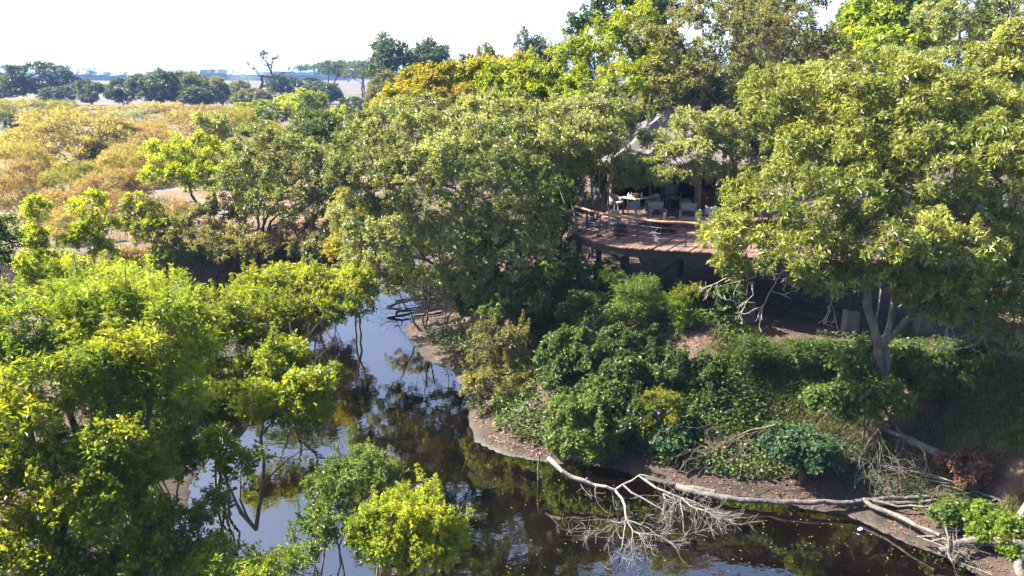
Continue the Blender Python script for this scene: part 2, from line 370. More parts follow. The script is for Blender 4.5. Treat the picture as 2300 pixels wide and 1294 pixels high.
def templates(key):
    if key not in _TPL:
        rng = np.random.default_rng(len(_TPL) + 5); _TPL[key] = [clump_template(rng, SP[key]) for _ in range(7)]
    return _TPL[key]
def frames(dirs, rng):
    z = dirs / (np.linalg.norm(dirs, axis=1)[:, None] + 1e-9); a = rng.normal(0, 1, z.shape); a -= z * (a * z).sum(1)[:, None]
    a /= np.linalg.norm(a, axis=1)[:, None] + 1e-9; return np.stack([a, np.cross(z, a), z], 2)
def stamp(pos, dirs, scl, key, rng, tint, tvar=.22):
    tp = templates(key); which = rng.integers(0, len(tp), len(pos)); M = frames(dirs, rng) * scl[:, None, None]; Vs = []; Ts = []
    for k, (q, tr) in enumerate(tp):
        idx = np.where(which == k)[0]
        if not len(idx): continue
        V = np.einsum('cij,lvj->clvi', M[idx], q) + pos[idx][:, None, None, :]
        Vs.append(V.reshape(-1, 4, 3)); Ts.append((tint[idx][:, None] + (tr[None] - .5) * 2 * tvar).ravel())
    V = np.concatenate(Vs); t = np.clip(np.concatenate(Ts) + rng.normal(0, .07, len(V)), 0, 1)
    return V, t
def crown_mesh(name, V, t, m):
    n = len(V); return np_mesh(name, V.reshape(-1, 3), np.arange(n * 4).reshape(n, 4), [m], tint=t)
_CORES = set()
def core_tag(c): return c if id(c) in _CORES else None
def lobe_points(lobes, n, rng, inner=.18, back=.55, sub=11):
    """points near the outside of a union of ellipsoids; lobes: (centre, radii)"""
    if sub:                                   # a crown is a heap of smaller rounded boughs
        more = []; _CORES.clear()
        for c, a in lobes:
            _CORES.add(id(c)); more.append((c, a * .72)); k = max(5, int(sub * min(1.6, (a[0] * a[2]) ** .5 / 1.6)))
            for i in range(k):
                u = rng.normal(0, 1, 3); u[2] = abs(u[2]) * .8 - .15; u[1] -= .25; u /= np.linalg.norm(u); f = rng.uniform(.28, .5)
                more.append((np.array(c) + u * a * rng.uniform(.68, .92), a * f * rng.uniform(.85, 1.2, 3)))
        lobes = more
    C = np.array([l[0] for l in lobes]); A = np.array([l[1] for l in lobes]); area = (A[:, 0] * A[:, 1] + A[:, 1] * A[:, 2] + A[:, 0] * A[:, 2])
    if sub: area[[i for i in range(len(C)) if lobes[i][0] is core_tag(lobes[i][0])]] *= .45
    pr = area / area.sum()
    P = []; Dn = []; got = 0
    while got < n:
        k = rng.choice(len(C), n, p=pr); u = rng.normal(0, 1, (n, 3)); u /= np.linalg.norm(u, axis=1)[:, None]
        rr = np.where(rng.random(n) < inner, rng.uniform(.35, .85, n), rng.uniform(.80, 1.05, n))
        bump = np.where(rng.random(n) < .07, 1.18, 1.0) + .22 * np.sin(u[:, 0] * 5 + k) * np.sin(u[:, 1] * 4 + 2 * k) + .10 * np.sin(u[:, 2] * 9 + 3 * k)
        p = C[k] + u * A[k] * (rr * bump)[:, None]
        q = ((p[:, None, :] - C[None]) / A[None]); q = (q * q).sum(2); q[np.arange(n), k] = 9; ok = q.min(1) > .78 if len(C) > 1 else np.ones(n, bool)
        ok &= (u[:, 1] < .25) | (rng.random(n) < back)          # the side turned to the sky behind stays thinner
        ok &= (u[:, 2] > -.35) | (rng.random(n) < .3)
        nn = u / A[k]; nn /= np.linalg.norm(nn, axis=1)[:, None]
        P.append(p[ok]); Dn.append(nn[ok]); got += int(ok.sum())
    return np.concatenate(P)[:n], np.concatenate(Dn)[:n]
def tubes_np(A, B, ra, rb, k):
    D = B - A; D /= np.linalg.norm(D, axis=1)[:, None] + 1e-9; ref = np.where(np.abs(D[:, 2:3]) < .9, np.array([[0, 0, 1.0]]), np.array([[1.0, 0, 0]]))
    u = np.cross(D, ref); u /= np.linalg.norm(u, axis=1)[:, None] + 1e-9; w = np.cross(D, u)
    th = 2 * math.pi * np.arange(k) / k; c = np.cos(th)[None, :, None]; s = np.sin(th)[None, :, None]
    ring = c * u[:, None] + s * w[:, None]
    V = np.concatenate([A[:, None] + ring * ra[:, None, None], B[:, None] + ring * rb[:, None, None]], 1)     # n,2k,3
    n = len(A); base = (np.arange(n) * 2 * k)[:, None, None]; j = np.arange(k)
    F = np.stack([j, (j + 1) % k, (j + 1) % k + k, j + k], 1)[None] + base
    return V.reshape(-1, 3), F.reshape(-1, 4)
class Wood:
    """a branching skeleton; radii follow the number of twigs a limb carries"""
    def __init__(s): s.P = np.zeros((60000, 3)); s.par = np.full(60000, -1); s.fix = np.zeros(60000); s.n = 0
    def node(s, p, par, r=0.0):
        i = s.n; s.P[i] = p; s.par[i] = par; s.fix[i] = r; s.n += 1; return i
    def stem(s, pts, rad, attach=True, wob=.04, rng=None, seg=.5):
        par = -1
        if attach and s.n:
            d = ((s.P[:s.n] - pts[0]) ** 2).sum(1); par = int(d.argmin())
            if d[par] > 1.0: par = -1
        pts = [np.array(p, float) for p in pts]; last = par; m = len(pts)
        if par < 0: last = s.node(pts[0], -1, rad[0])
        for i in range(m - 1):
            k = max(1, int(np.linalg.norm(pts[i + 1] - pts[i]) / seg))
            for j in range(1, k + 1):
                f = j / k; p = pts[i] * (1 - f) + pts[i + 1] * f
                if rng is not None: p = p + rng.normal(0, wob, 3)
                g = (i + f) / (m - 1); last = s.node(p, last, rad[0] * (1 - g) + rad[1] * g)
        return last
    def reach(s, targets, rng, step=.6, lift=.12, wob=.06):
        """each target is joined to the nearest limb"""
        if not s.n: return
        d0 = np.array([((s.P[:s.n] - t) ** 2).sum(1).min() for t in targets]); order = np.argsort(d0)
        for ti in order:
            t = targets[ti]; d = np.sqrt(((s.P[:s.n] - t) ** 2).sum(1)) + .5 * np.clip(s.P[:s.n, 2] - t[2], 0, None); i = int(d.argmin())
            a = s.P[i].copy(); l = np.linalg.norm(t - a); k = int(min(5, max(1, l / step))); last = i
            if s.n > 59000: break
            for j in range(1, k + 1):
                f = j / k; p = a * (1 - f) + t * f; p[2] += lift * l * math.sin(math.pi * f) * .5
                if j < k: p = p + rng.normal(0, wob * l * .3 + .01, 3)
                last = s.node(p, last)
    def mesh(s, name, m, tip=.010, expo=.5, rmax=9, thin=4):
        n = s.n; cnt = np.zeros(n); has = np.zeros(n, bool); par = s.par[:n]
        has[par[par >= 0]] = True; cnt[~has] = 1
        for i in range(n - 1, -1, -1):
            if par[i] >= 0: cnt[par[i]] += cnt[i]
        r = np.minimum(tip * np.maximum(cnt, 1) ** expo, rmax); r = np.maximum(np.where(s.fix[:n] > 0, s.fix[:n], r), tip * .7)
        e = np.where(par >= 0)[0]; A = s.P[par[e]]; B = s.P[e]; r = r * np.where(r > .02, 1 + .10 * np.sin(np.arange(n) * 2.1) + .06 * np.sin(np.arange(n) * 5.3), 1); ra = np.minimum(r[par[e]], r[e] * 1.5); rb = r[e]
        Vs = []; Fs = []; off = 0
        for k, sel in ((7, rb > .05), (thin, rb <= .05)):
            if sel.any():
                d = B[sel] - A[sel]; V, F = tubes_np(A[sel], B[sel] + d * .06, ra[sel], rb[sel], k); Vs.append(V); Fs.append(F + off); off += len(V)
        return np_mesh(name, np.concatenate(Vs), np.concatenate(Fs), [m], smooth=True)
TREES = []
def L_(px, py, Y, rx, ry, rd=None):
    k = mpp(px, py, Y); return (at(px, py, Y), np.array((rx * k, rd if rd else (rx + ry) * .5 * k, ry * k)))
_seed = [100]
def plant(name, label, cat, base, lobes, n, key, leaf, bark=None, stems=None, nstem=1, tr=.16, group=None, scl=(.8, 1.25), tint=.42, tvar=.16, up=.45,
          inner=.18, back=.55, trunk_name='trunk', crown_name='crown', tip=.010, reach=.55, shoots=0, lift=.12, spread=.25):
    """base (x, y[, z]); lobes in world space. One thing: trunk with limbs, crown of leaves"""
    _seed[0] += 1; rng = np.random.default_rng(_seed[0])
    bz = base[2] if len(base) > 2 else gz(base[0], base[1]) - .05; B = np.array((base[0], base[1], bz))
    root = thing(name, label, cat, B, 0, group)
    lobes = [(np.array(c, float) - B, a) for c, a in lobes]
    n = int(n * .9); P, Dn = lobe_points(lobes, n, rng, inner, back)
    ok = P[:, 2] > .12; P, Dn = P[ok], Dn[ok]; n = len(P)
    if shoots:                                # sprays that stand out of the crown, getting thinner upward
        top = np.where(Dn[:, 2] > .25)[0]; pick = rng.choice(top, min(shoots, len(top)), replace=False); ex = []; ed = []; es = []
        for i in pick:
            dv = np.array((rng.normal(0, .3), rng.normal(0, .3), 1.0)) + Dn[i] * .5; dv /= np.linalg.norm(dv); q = P[i].copy(); m_ = rng.integers(2, 5); st_ = SP[key]['r'] * rng.uniform(.5, .8)
            for j in range(m_): q = q + dv * st_ * (1 - .12 * j); ex.append(q.copy()); ed.append(dv); es.append(.85 - .15 * j)
        P = np.concatenate([P, np.array(ex)]); Dn = np.concatenate([Dn, np.array(ed)]); SS = np.concatenate([rng.uniform(scl[0], scl[1], n), np.array(es) * scl[0]]); n = len(P)
    else: SS = rng.uniform(scl[0], scl[1], n)
    low = hash_noise(P[:, 0] + P[:, 2] * .7, P[:, 1] + P[:, 2], 1.3, _seed[0])
    tt = tint + (low - .5) * 2 * tvar + rng.normal(0, .07, n)
    dirs = Dn * (1 - up) + np.array((0, 0, 1.0)) * up + rng.normal(0, .25, (n, 3))
    V, t = stamp(P, dirs, SS, key, rng, tt)
    w = Wood()
    if stems:
        for st in stems:
            pts, r = st; w.stem([np.array(p) - B for p in pts], r, True, .03, rng)
    else:
        cen = sorted(lobes, key=lambda l: -l[1][0] * l[1][2])
        for i in range(nstem):
            c, a = cen[i % len(cen)]; top = c + np.array((rng.normal(0, .25) * a[0], rng.normal(0, .2) * a[1], -.15 * a[2])); h = np.linalg.norm(top)
            b0 = np.array((rng.normal(0, spread * .5), rng.normal(0, spread * .5), 0)) if nstem > 1 else np.zeros(3)
            midp = b0 + (top - b0) * np.array((.3, .3, .5)) + rng.normal(0, .04 * h, 3) * np.array((1, 1, 0)); q = .45 if nstem > 1 else 1
            w.stem([b0, midp, top], (tr * (1 if nstem == 1 else .75), tr * .3), False, .02 * min(3, h), rng)
        for c, a in cen[nstem:]:
            w.reach([c - np.array((0, 0, .2)) * a], rng, .6, .1)
    if w.n:
        sub = P[rng.random(n) < reach]
        w.reach(sub - dirs[:len(sub)] * 0, rng, lift=lift)
    link(trunk_name, w.mesh(trunk_name, bark or BARK, tip), root)
    link(crown_name, crown_mesh(crown_name, V, t, LM[leaf]), root)
    TREES.append((name, n, len(V))); return root
def lean_copy(src, label, loc, sc3, rz, leaf=None, group=None, name=None):
    """the same kind of plant again, turned and sized"""
    c = src.copy(); COL.objects.link(c); c.parent = None
    if name: c.name = name
    c.location = [float(v) for v in loc]; c.scale = sc3; c.rotation_euler = (0, 0, rz); c['label'] = label
    if group: c['group'] = group
    for ch in list(src.children):
        d = ch.copy(); COL.objects.link(d); d.parent = c
        if leaf and ch.name.startswith('crown'):
            d.material_slots[0].link = 'OBJECT'; d.material_slots[0].material = LM[leaf]
    return c
def deadwood(w, start, d, length, r, depth, rng, kink=.25, grav=0.0, nsub=5, seg=None, par=-1, floor=None):
    """a bare limb that forks"""
    k = max(3, int(length / (seg or max(.12, length / 7)))); p = np.array(start, float); d = np.array(d, float); d /= np.linalg.norm(d); nodes = []
    last = w.node(p, par, r)
    for i in range(k):
        d = d + rng.normal(0, kink / math.sqrt(k) * 1.6, 3) + np.array((0, 0, -grav / k)); d /= np.linalg.norm(d); p = p + d * length / k
        if floor is not None and p[2] < floor: p[2] = floor + .01; d[2] = abs(d[2]) * .2
        last = w.node(p, last, max(.004, r * (1 - .75 * (i + 1) / k))); nodes.append((last, p.copy(), d.copy(), (i + 1) / k))
    if depth > 0:
        for j in range(nsub):
            i, q, dd, f = nodes[min(len(nodes) - 1, int(len(nodes) * rng.uniform(.25, 1.0)))]
            nd = dd + rng.normal(0, .75, 3); rr = max(.004, r * (1 - .75 * f) * .7)
            deadwood(w, q, nd, length * rng.uniform(.35, .65), rr, depth - 1, rng, kink, grav, max(2, nsub - 1), seg, i, floor)

# ------------------------------------------------------------------ the deck on posts
DZ = 5.95
WOODP = mat('deck_board', [(.06,.034,.028), (.115,.068,.056), (.17,.105,.09)], .7, 3, .35, 30, (1, 1, 1), rand=.22)
WOODD = mat('dark_beam', [(.012,.010,.009), (.035,.028,.024)], .75, 6, .4)
RAILW = mat('handrail_pole', [(.13,.065,.035), (.27,.145,.085)], .55, 5, .3, 18, (1, 1, .4))
STEEL = mat('black_steel', [(.010,.010,.011), (.022,.021,.021)], .5, 20, .1)
CABLE = mat('rail_cable', [(.16,.16,.165), (.22,.22,.225)], .5, 30, 0, metallic=.2)
CONC = mat('concrete', [(.075,.066,.056), (.135,.12,.105)], .9, 4, .4, 30)
deck = thing('timber_deck', 'curved timber deck on dark posts above the river bank with a cable railing', 'deck', (5.0, 31.0, DZ))
DO = np.array((5.0, 31.0, DZ))
FRONT = [(2.31,31.57), (2.42,30.95), (2.68,30.25), (3.05,29.45), (3.5,28.72), (3.98,28.27), (5.07,27.95), (6.0,27.65), (6.92,27.37), (8.3,26.6), (10.5,26.1), (14,25.4), (15.5,25.3)]
OUT = FRONT + [(15.5,42), (3.7,42), (3.1,35.5), (2.6,33.2)]
def strip_hits(poly, o, d):
    """where a line crosses an outline"""
    ts = []
    for i in range(len(poly)):
        a = np.array(poly[i]); b = np.array(poly[(i + 1) % len(poly)]); e = b - a; M = np.array([[d[0], -e[0]], [d[1], -e[1]]])
        if abs(np.linalg.det(M)) < 1e-9: continue
        t, u = np.linalg.solve(M, a - o)
        if 0 <= u < 1: ts.append(t)
    return sorted(ts)
rng = np.random.default_rng(3)
PD = np.array((.5, .866)); PN = np.array((.866, -.5)); pw = .178
s0 = min(np.dot(p, PN) for p in OUT); s1 = max(np.dot(p, PN) for p in OUT); s_ = s0 + .05; ip = 0
while s_ < s1 - .05:
    h = strip_hits(OUT, PN * s_, PD)
    if len(h) >= 2 and h[-1] - h[0] > .3:
        a, b = h[0] - rng.uniform(-.03, .09), h[-1] + rng.uniform(-.02, .04)
        if ip == 47: a -= .22
        mid = PN * s_ + PD * (a + b) / 2; M = np.array([[PN[0], PD[0], 0], [PN[1], PD[1], 0], [0, 0, 1]])
        z = -.02 + rng.normal(0, .0025)
        mb = MB().box((0, 0, 0), (pw - .016, b - a, .04), M)
        o = mb.build('plank', WOODP, deck); o.location = (mid[0] - DO[0], mid[1] - DO[1], z); o.rotation_euler = (rng.normal(0, .0008), rng.normal(0, .004), 0); ip += 1
    s_ += pw
F3 = np.array([(x, y, 0) for x, y in FRONT]) - np.array((DO[0], DO[1], 0))
def inset(pts, d, z):
    P = np.array(pts, float); T = np.gradient(P, axis=0); N = np.stack([-T[:, 1], T[:, 0], np.zeros(len(P))], 1); N /= np.linalg.norm(N, axis=1)[:, None]
    return P + N * d + np.array((0, 0, z))
fas = inset(F3, .10, -.20)
for i in range(len(fas) - 1): MB().beam(fas[i], fas[i + 1] + (fas[i + 1] - fas[i]) * .02, .07, .29).build('fascia_beam', WOODD, deck)
for yy in (29.8, 32.2, 34.6, 37.0, 39.5):
    x0 = 3.0 if yy > 30 else 3.1
    MB().beam((x0 - DO[0], yy - DO[1], -.17), (15.3 - DO[0], yy - DO[1] - 1.2, -.17), .09, .22).build('joist', WOODD, deck)
# posts with concrete footings: (x, y, footing size)
POSTS = [(2.66,31.15,.0), (3.35,30.3,.0), (5.08,28.35,.42), (6.85,31.8,.42), (8.25,26.95,.42), (11.55,26.2,.45), (13.9,25.9,.5), (3.7,33.5,.4), (9.6,31.6,.42), (12.8,31.2,.42), (5.2,36.2,.4), (10.5,36.5,.4)]
for x, y, fs in POSTS:
    g0 = gz(x, y); fh = .0 if not fs else (.85 if y < 30 else .75)
    q = MB().box((x - DO[0], y - DO[1], (g0 + fh - DZ - .06) / 2 - .0), (.2, .2, DZ - g0 - fh - .06 if fh else DZ - g0 + .2)).build('support_post', WOODD, deck)
    if fs: MB().box((x - DO[0], y - DO[1], g0 - DZ + fh / 2 - .1), (fs, fs, fh + .2), None, .93).build('footing', CONC, q)
def brace(a, b): MB().beam(np.array(a) - DO, np.array(b) - DO, .09, .09).build('brace', WOODD, deck)
brace((5.08,28.35,4.6), (3.1,30.6,5.75)); brace((5.05,28.35,4.65), (4.55,28.6,5.72)); brace((5.1,28.4,4.6), (6.6,28.9,5.75)); brace((6.85,31.8,4.9), (5.9,29.6,5.72)); brace((8.25,26.95,4.6), (6.9,28.4,5.75)); brace((6.85,31.7,4.9), (8.1,29.6,5.72))
# railing
RB = [onz(px, py, DZ) for px, py in ((1292,511.5), (1316,519.5), (1347,529.4), (1386.5,537.4), (1432,544), (1483.5,551), (1539.5,553.5), (1597,559.4))] + [np.array((8.7,27.0,DZ)), np.array((10.8,26.5,DZ)), np.array((12.9,26.1,DZ)), np.array((15.2,25.8,DZ))]
RH = .86
for p in RB:
    q = MB().tube([p - DO, p - DO + np.array((0, 0, RH))], .019, 8).build('rail_post', STEEL, deck)
    MB().box(p - DO + np.array((0, 0, .008)), (.09, .09, .012)).build('base_plate', STEEL, q)
start = onz(1306, 450, DZ + RH); railpts = [start - DO + np.array((0, .25, 0)), start - DO] + [p - DO + np.array((0, 0, RH)) for p in RB]
def smooth_line(P, k=5):
    P = np.array(P); out = []
    for i in range(len(P) - 1):
        p0, p1, p2, p3 = P[max(0, i - 1)], P[i], P[i + 1], P[min(len(P) - 1, i + 2)]
        for j in range(k):
            t = j / k; out.append(.5 * (2 * p1 + (p2 - p0) * t + (2 * p0 - 5 * p1 + 4 * p2 - p3) * t * t + (3 * p1 - p0 - 3 * p2 + p3) * t ** 3))
    return np.array(out + [P[-1]])
MB().tube(railpts[:3], .05, 10).build('handrail', RAILW, deck, True)
hr = smooth_line(railpts[2:], 6); MB().tube(hr, .05 + .005 * np.sin(np.arange(len(hr)) * 1.7), 10).build('handrail', RAILW, deck, True)
for f in (.27, .50, .74):
    ln = smooth_line([p - DO + np.array((0, 0, RH * f)) for p in RB], 3); MB().tube(ln, .005, 5).build('cable', CABLE, deck)
MB().tube([start - DO + np.array((0, 0, -RH)), start - DO], .019, 8).build('rail_post', STEEL, deck)

# ------------------------------------------------------------------ the safari tent
CANV = mat('tent_canvas', [(.085,.078,.075), (.115,.106,.102)], .85, 1.2, .15, 60)
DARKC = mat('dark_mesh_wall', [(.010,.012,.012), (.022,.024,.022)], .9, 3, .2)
LOGP = mat('log_pole', [(.10,.07,.055), (.22,.165,.135)], .8, 4, .5, 14, (1, 1, .3))
tent = thing('safari_tent', 'large canvas safari tent with pale hipped roof and dark mesh walls behind the deck', 'tent', (8, 38, DZ)); TO = np.array((8, 38, DZ))
FL, FR, BR, BL = [np.array(p) for p in ((4.0,35.2,8.05), (10.6,34.9,8.05), (10.6,44.6,8.05), (4.0,45.0,8.05))]; RL, RR = np.array((7.6,39.9,10.35)), np.array((9.0,39.7,10.35))
def panel(e0, e1, r0, r1, nu, nv, name, crease):
    V = []
    nrm = np.cross(e1 - e0, (r0 + r1) / 2 - e0); nrm /= np.linalg.norm(nrm)
    if nrm[2] < 0: nrm = -nrm
    for j in range(nv + 1):
        v = j / nv
        for i in range(nu + 1):
            u = i / nu; p = (e0 * (1 - u) + e1 * u) * (1 - v) + (r0 * (1 - u) + r1 * u) * v
            sag = -.22 * math.sin(math.pi * v) * (.6 + .4 * math.sin(math.pi * u)) - .12 * math.sin(math.pi * ((u * crease) % 1)) * (1 - v)
            fold = .05 * math.sin(u * 21 + v * 2.5) * (.3 + v * .7) * math.sin(math.pi * min(1, v * 1.3)) + .06 * math.exp(-((u - .13 - .05 * v) / .018) ** 2) + .05 * math.exp(-((u - .24 - .02 * v) / .02) ** 2)
            V.append(p + nrm * fold + np.array((0, 0, sag * .8)) - TO)
    F = [(j * (nu + 1) + i, j * (nu + 1) + i + 1, (j + 1) * (nu + 1) + i + 1, (j + 1) * (nu + 1) + i) for j in range(nv) for i in range(nu)]
    mb = MB().raw(V, F); o = mb.build(name, CANV, tent, True); md = o.modifiers.new('thickness', 'SOLIDIFY'); md.thickness = .012; return o
panel(FL, FR, RL, RR, 60, 20, 'roof_panel', 4); panel(BL, FL, RL, RL + np.array((0, .02, 0)), 34, 16, 'roof_panel', 3); panel(FR, BR, RR + np.array((0, -.02, 0)), RR, 34, 16, 'roof_panel', 3); panel(BR, BL, RR, RL, 40, 16, 'roof_panel', 4)
MB().tube([RL - TO + np.array((-.1, 0, .0)), RR - TO + np.array((.1, 0, 0))], .06, 8).build('ridge_pole', LOGP, tent)
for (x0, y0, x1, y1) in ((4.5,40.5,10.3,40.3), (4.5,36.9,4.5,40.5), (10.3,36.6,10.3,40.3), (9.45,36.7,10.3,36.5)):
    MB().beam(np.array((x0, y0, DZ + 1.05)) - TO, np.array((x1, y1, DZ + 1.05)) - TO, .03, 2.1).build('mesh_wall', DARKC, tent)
for x, y, r, h in ((4.55,36.7,.11,2.15), (8.30,35.75,.145,2.15), (9.32,36.5,.10,2.2), (10.45,35.4,.12,2.15), (6.3,36.6,.05,2.2)):
    zz = np.linspace(0, h, 7); MB().tube([np.array((x + .02 * math.sin(z * 3 + x), y, DZ + z)) - TO for z in zz], r * (1.05 - .06 * zz / h), 10).build('pole', LOGP, tent, True)

# ------------------------------------------------------------------ furniture on the deck
CHW = mat('chair_wood', [(.22,.165,.135), (.32,.255,.215)], .6, 9, .2, 40)
CHC = mat('chair_canvas', [(.19,.19,.205), (.26,.26,.275)], .85, 30, .25, 120)
WEAVE = mat('woven_grey', [(.17,.17,.17), (.26,.26,.255)], .85, 60, .5, 140)
FRAME = mat('dark_frame', [(.02,.018,.016), (.045,.04,.035)], .5, 9, .1)
TABLEW = mat('table_top', [(.30,.24,.19), (.45,.38,.31)], .55, 5, .2)
def deck_at(px, py): return onz(px, py, DZ + .002)
def safari_chair():
    t = thing('safari_chair', '', 'chair')
    w, dp = .31, .27
    for sx in (-1, 1):
        MB().box((sx * w, -dp, .30), (.045, .05, .60)).build('leg', CHW, t)
        MB().beam((sx * w, dp - .05, 0), (sx * w, dp + .04, .92), .04, .05, (0, 1, 0)).build('leg', CHW, t)
        MB().box((sx * w, -.04, .615), (.085, .66, .028)).build('armrest', CHW, t)
        MB().box((sx * w, 0, .34), (.035, .55, .05)).build('side_rail', CHW, t)
        q = MB().lathe((0, 0, 0), [(.035, -.006), (.035, .006)], 10).build('bolt', FRAME, t); q.location = (sx * (w - .025), .215, .64); q.rotation_euler = (R(90), 0, 0)
    V = []; nu, nv = 8, 4
    for j in range(nv + 1):
        for i in range(nu + 1):
            u = i / nu * 2 - 1; V.append((u * w, -dp + .03 + j / nv * .5, .37 - .055 * (1 - u * u)))
    F = [(j * (nu + 1) + i, j * (nu + 1) + i + 1, (j + 1) * (nu + 1) + i + 1, (j + 1) * (nu + 1) + i) for j in range(nv) for i in range(nu)]
    o = MB().raw(V, F).build('seat', CHC, t, True); o.modifiers.new('thickness', 'SOLIDIFY').thickness = .012
    V = []
    for j in range(nv + 1):
        for i in range(nu + 1):
            u = i / nu * 2 - 1; z = .55 + .33 * j / nv; V.append((u * (w - .005), .20 + (z - .55) * .09 + .045 * (1 - u * u), z))
    o = MB().raw(V, F).build('backrest', CHC, t, True); o.modifiers.new('thickness', 'SOLIDIFY').thickness = .012
    MB().box((0, -dp, .30), (2 * w, .03, .05)).build('front_rail', CHW, t); MB().box((0, dp - .03, .30), (2 * w, .03, .05)).build('back_rail', CHW, t)
    return t
def place(o, p, rz, label, group=None, sc_=1.0):
    o.location = [float(v) for v in p]; o.rotation_euler = (0, 0, rz); o.scale = (sc_,) * 3; o['label'] = label
    if group: o['group'] = group
    return o
c0 = safari_chair(); G = 'safari chairs around the fire bowl'
spots = [(deck_at(1390, 520), R(118), 'pale canvas safari chair seen side-on, nearest the railing behind the black cube'),
         (deck_at(1432, 501), R(32), 'canvas safari chair turned toward the fire bowl, in front of the dining table'),
         (deck_at(1474, 503), R(2), 'canvas safari chair facing the railing squarely, directly behind the fire bowl'),
         (deck_at(1544, 506), R(-16), 'canvas safari chair beside the thick log pole, right of the fire bowl'),
         (deck_at(1588, 516), R(-48), 'canvas safari chair half hidden by leaves at right, behind the grey drum')]
for i, (p, rz, lb) in enumerate(spots): place(c0 if i == 0 else copy_tree(c0), p, rz, lb, G)
place(copy_tree(c0), deck_at(1602, 540), R(-100), 'canvas safari chair at far right of the railing, mostly behind the leafy tree', G)
def dining_chair():
    t = thing('dining_chair', '', 'chair')
    for sx in (-1, 1):
        for sy in (-1, 1): MB().beam((sx * .26, sy * .25, 0), (sx * .23, sy * .22, .44), .035, .035, (0, 1, 0)).build('leg', CHW, t)
    MB().box((0, 0, .43), (.54, .52, .05)).build('seat_frame', FRAME, t)
    MB().box((0, -.01, .49), (.50, .48, .09), None, .95).build('seat_cushion', CHC, t)
    V = []; nu, nv = 16, 3
    for j in range(nv + 1):
        for i in range(nu + 1):
            a = R(-20 + 220 * i / nu); h = .50 + .35 * (j / nv) * (.55 + .45 * max(0, math.sin(a))); r = .30 + .03 * j / nv
            V.append((r * math.cos(a), r * math.sin(a) * .95 + .02, h))
    F = [(j * (nu + 1) + i, j * (nu + 1) + i + 1, (j + 1) * (nu + 1) + i + 1, (j + 1) * (nu + 1) + i) for j in range(nv) for i in range(nu)]
    o = MB().raw(V, F).build('backrest', WEAVE, t, True); o.modifiers.new('thickness', 'SOLIDIFY').thickness = .02
    top = np.array(V[-(nu + 1):]); MB().tube(top, .016, 6).build('back_rim', FRAME, t, True)
    return t
tp = deck_at(1426, 481); d0 = dining_chair(); G2 = 'rounded chairs at the dining table'
place(d0, tp + np.array((-.82, .15, 0)), R(52), 'rounded woven chair left of the dining table, beside the tent pole', G2)
place(copy_tree(d0), tp + np.array((.80, .25, 0)), R(-62), 'rounded woven chair right of the dining table', G2)
tb = thing('dining_table', 'square dining table with dark legs and breakfast laid on it', 'table', tp, R(38))
MB().box((0, 0, .735), (.92, .92, .035)).build('table_top', TABLEW, tb)
for sx in (-1, 1):
    for sy in (-1, 1): MB().box((sx * .38, sy * .38, .36), (.045, .045, .72)).build('leg', FRAME, tb)
for sx in (-1, 1): MB().box((sx * .38, 0, .695), (.04, .70, .05)).build('apron', FRAME, tb)
TT = tp[2] + .7545
BASK = mat('amber_basket', [(.30,.12,.03), (.50,.24,.06)], .6, 30, .5); BREAD = mat('bread', [(.50,.32,.09), (.66,.46,.16)], .6, 14, .3)
WHITE = mat('white_linen', [(.70,.69,.68), (.80,.79,.78)], .8, 12, .1); DKB = mat('dark_glass', [(.03,.01,.008), (.06,.022,.015)], .2, 5, 0)
b = thing('bread_basket', 'amber basket heaped with bread on the dining table', 'basket', (tp[0], tp[1] - .05, TT))
MB().lathe((0, 0, 0), [(.12, 0), (.15, .05), (.17, .14), (.155, .14), (.13, .06)], 18).build('bowl', BASK, b, True)
for k in range(5): MB().lathe((.08 * math.cos(k * 1.26), .08 * math.sin(k * 1.26), .10), [(.01, 0), (.06, .02), (.068, .05), (.04, .085), (.005, .095)], 9).build('bread_roll', BREAD, b, True)
for k, (dx, dy, lb) in enumerate(((-.30, .06, 'white folded napkin cone at left end of the dining table'), (-.17, .20, 'white folded napkin cone just left of the bread basket'), (.26, .10, 'white folded napkin cone right of the bread basket'))):
    o = MB().lathe((0, 0, 0), [(.055, 0), (.05, .06), (.028, .14), (.004, .22)], 7).build('napkin', WHITE); o.location = (tp[0] + dx, tp[1] + dy, TT); o.rotation_euler = (.08, -.06 * k, k); prop(o, lb, 'napkin', 'napkins on the dining table')
for k, (dx, dy, lb) in enumerate(((.13, -.14, 'dark red jar in front of the bread basket'), (.19, .0, 'dark red jar at the right side of the bread basket'))):
    o = thing('jar', lb, 'jar', (tp[0] + dx, tp[1] + dy, TT), 0, 'jars on the dining table')
    MB().lathe((0, 0, 0), [(.035, 0), (.038, .02), (.038, .09), (.028, .11)], 12).build('body', DKB, o, True); MB().lathe((0, 0, .111), [(.03, 0), (.03, .02)], 12).build('lid', BASK, o)
# fire bowl
fp = deck_at(1490, 523); fb = thing('fire_bowl', 'black iron fire bowl on a round base ring in the middle of the deck', 'fire bowl', fp)
IRON = mat('black_iron', [(.010,.010,.010), (.028,.026,.024)], .6, 12, .3)
MB().lathe((0, 0, 0), [(.47, 0), (.48, .03), (.46, .075), (.41, .075), (.40, .03)], 32).build('base_ring', IRON, fb, True)
MB().lathe((0, 0, .26), [(.06, 0), (.24, .03), (.36, .10), (.42, .19), (.44, .20), (.44, .215), (.41, .215), (.34, .12), (.2, .06), (.03, .05)], 32).build('bowl', IRON, fb, True)
for k in range(4):
    a = k * math.pi / 2 + .4; MB().beam((.40 * math.cos(a), .40 * math.sin(a), .06), (.16 * math.cos(a), .16 * math.sin(a), .32), .035, .035).build('leg', IRON, fb)
LOGC = mat('split_firewood', [(.36,.17,.07), (.52,.30,.16)], .75, 7, .4)
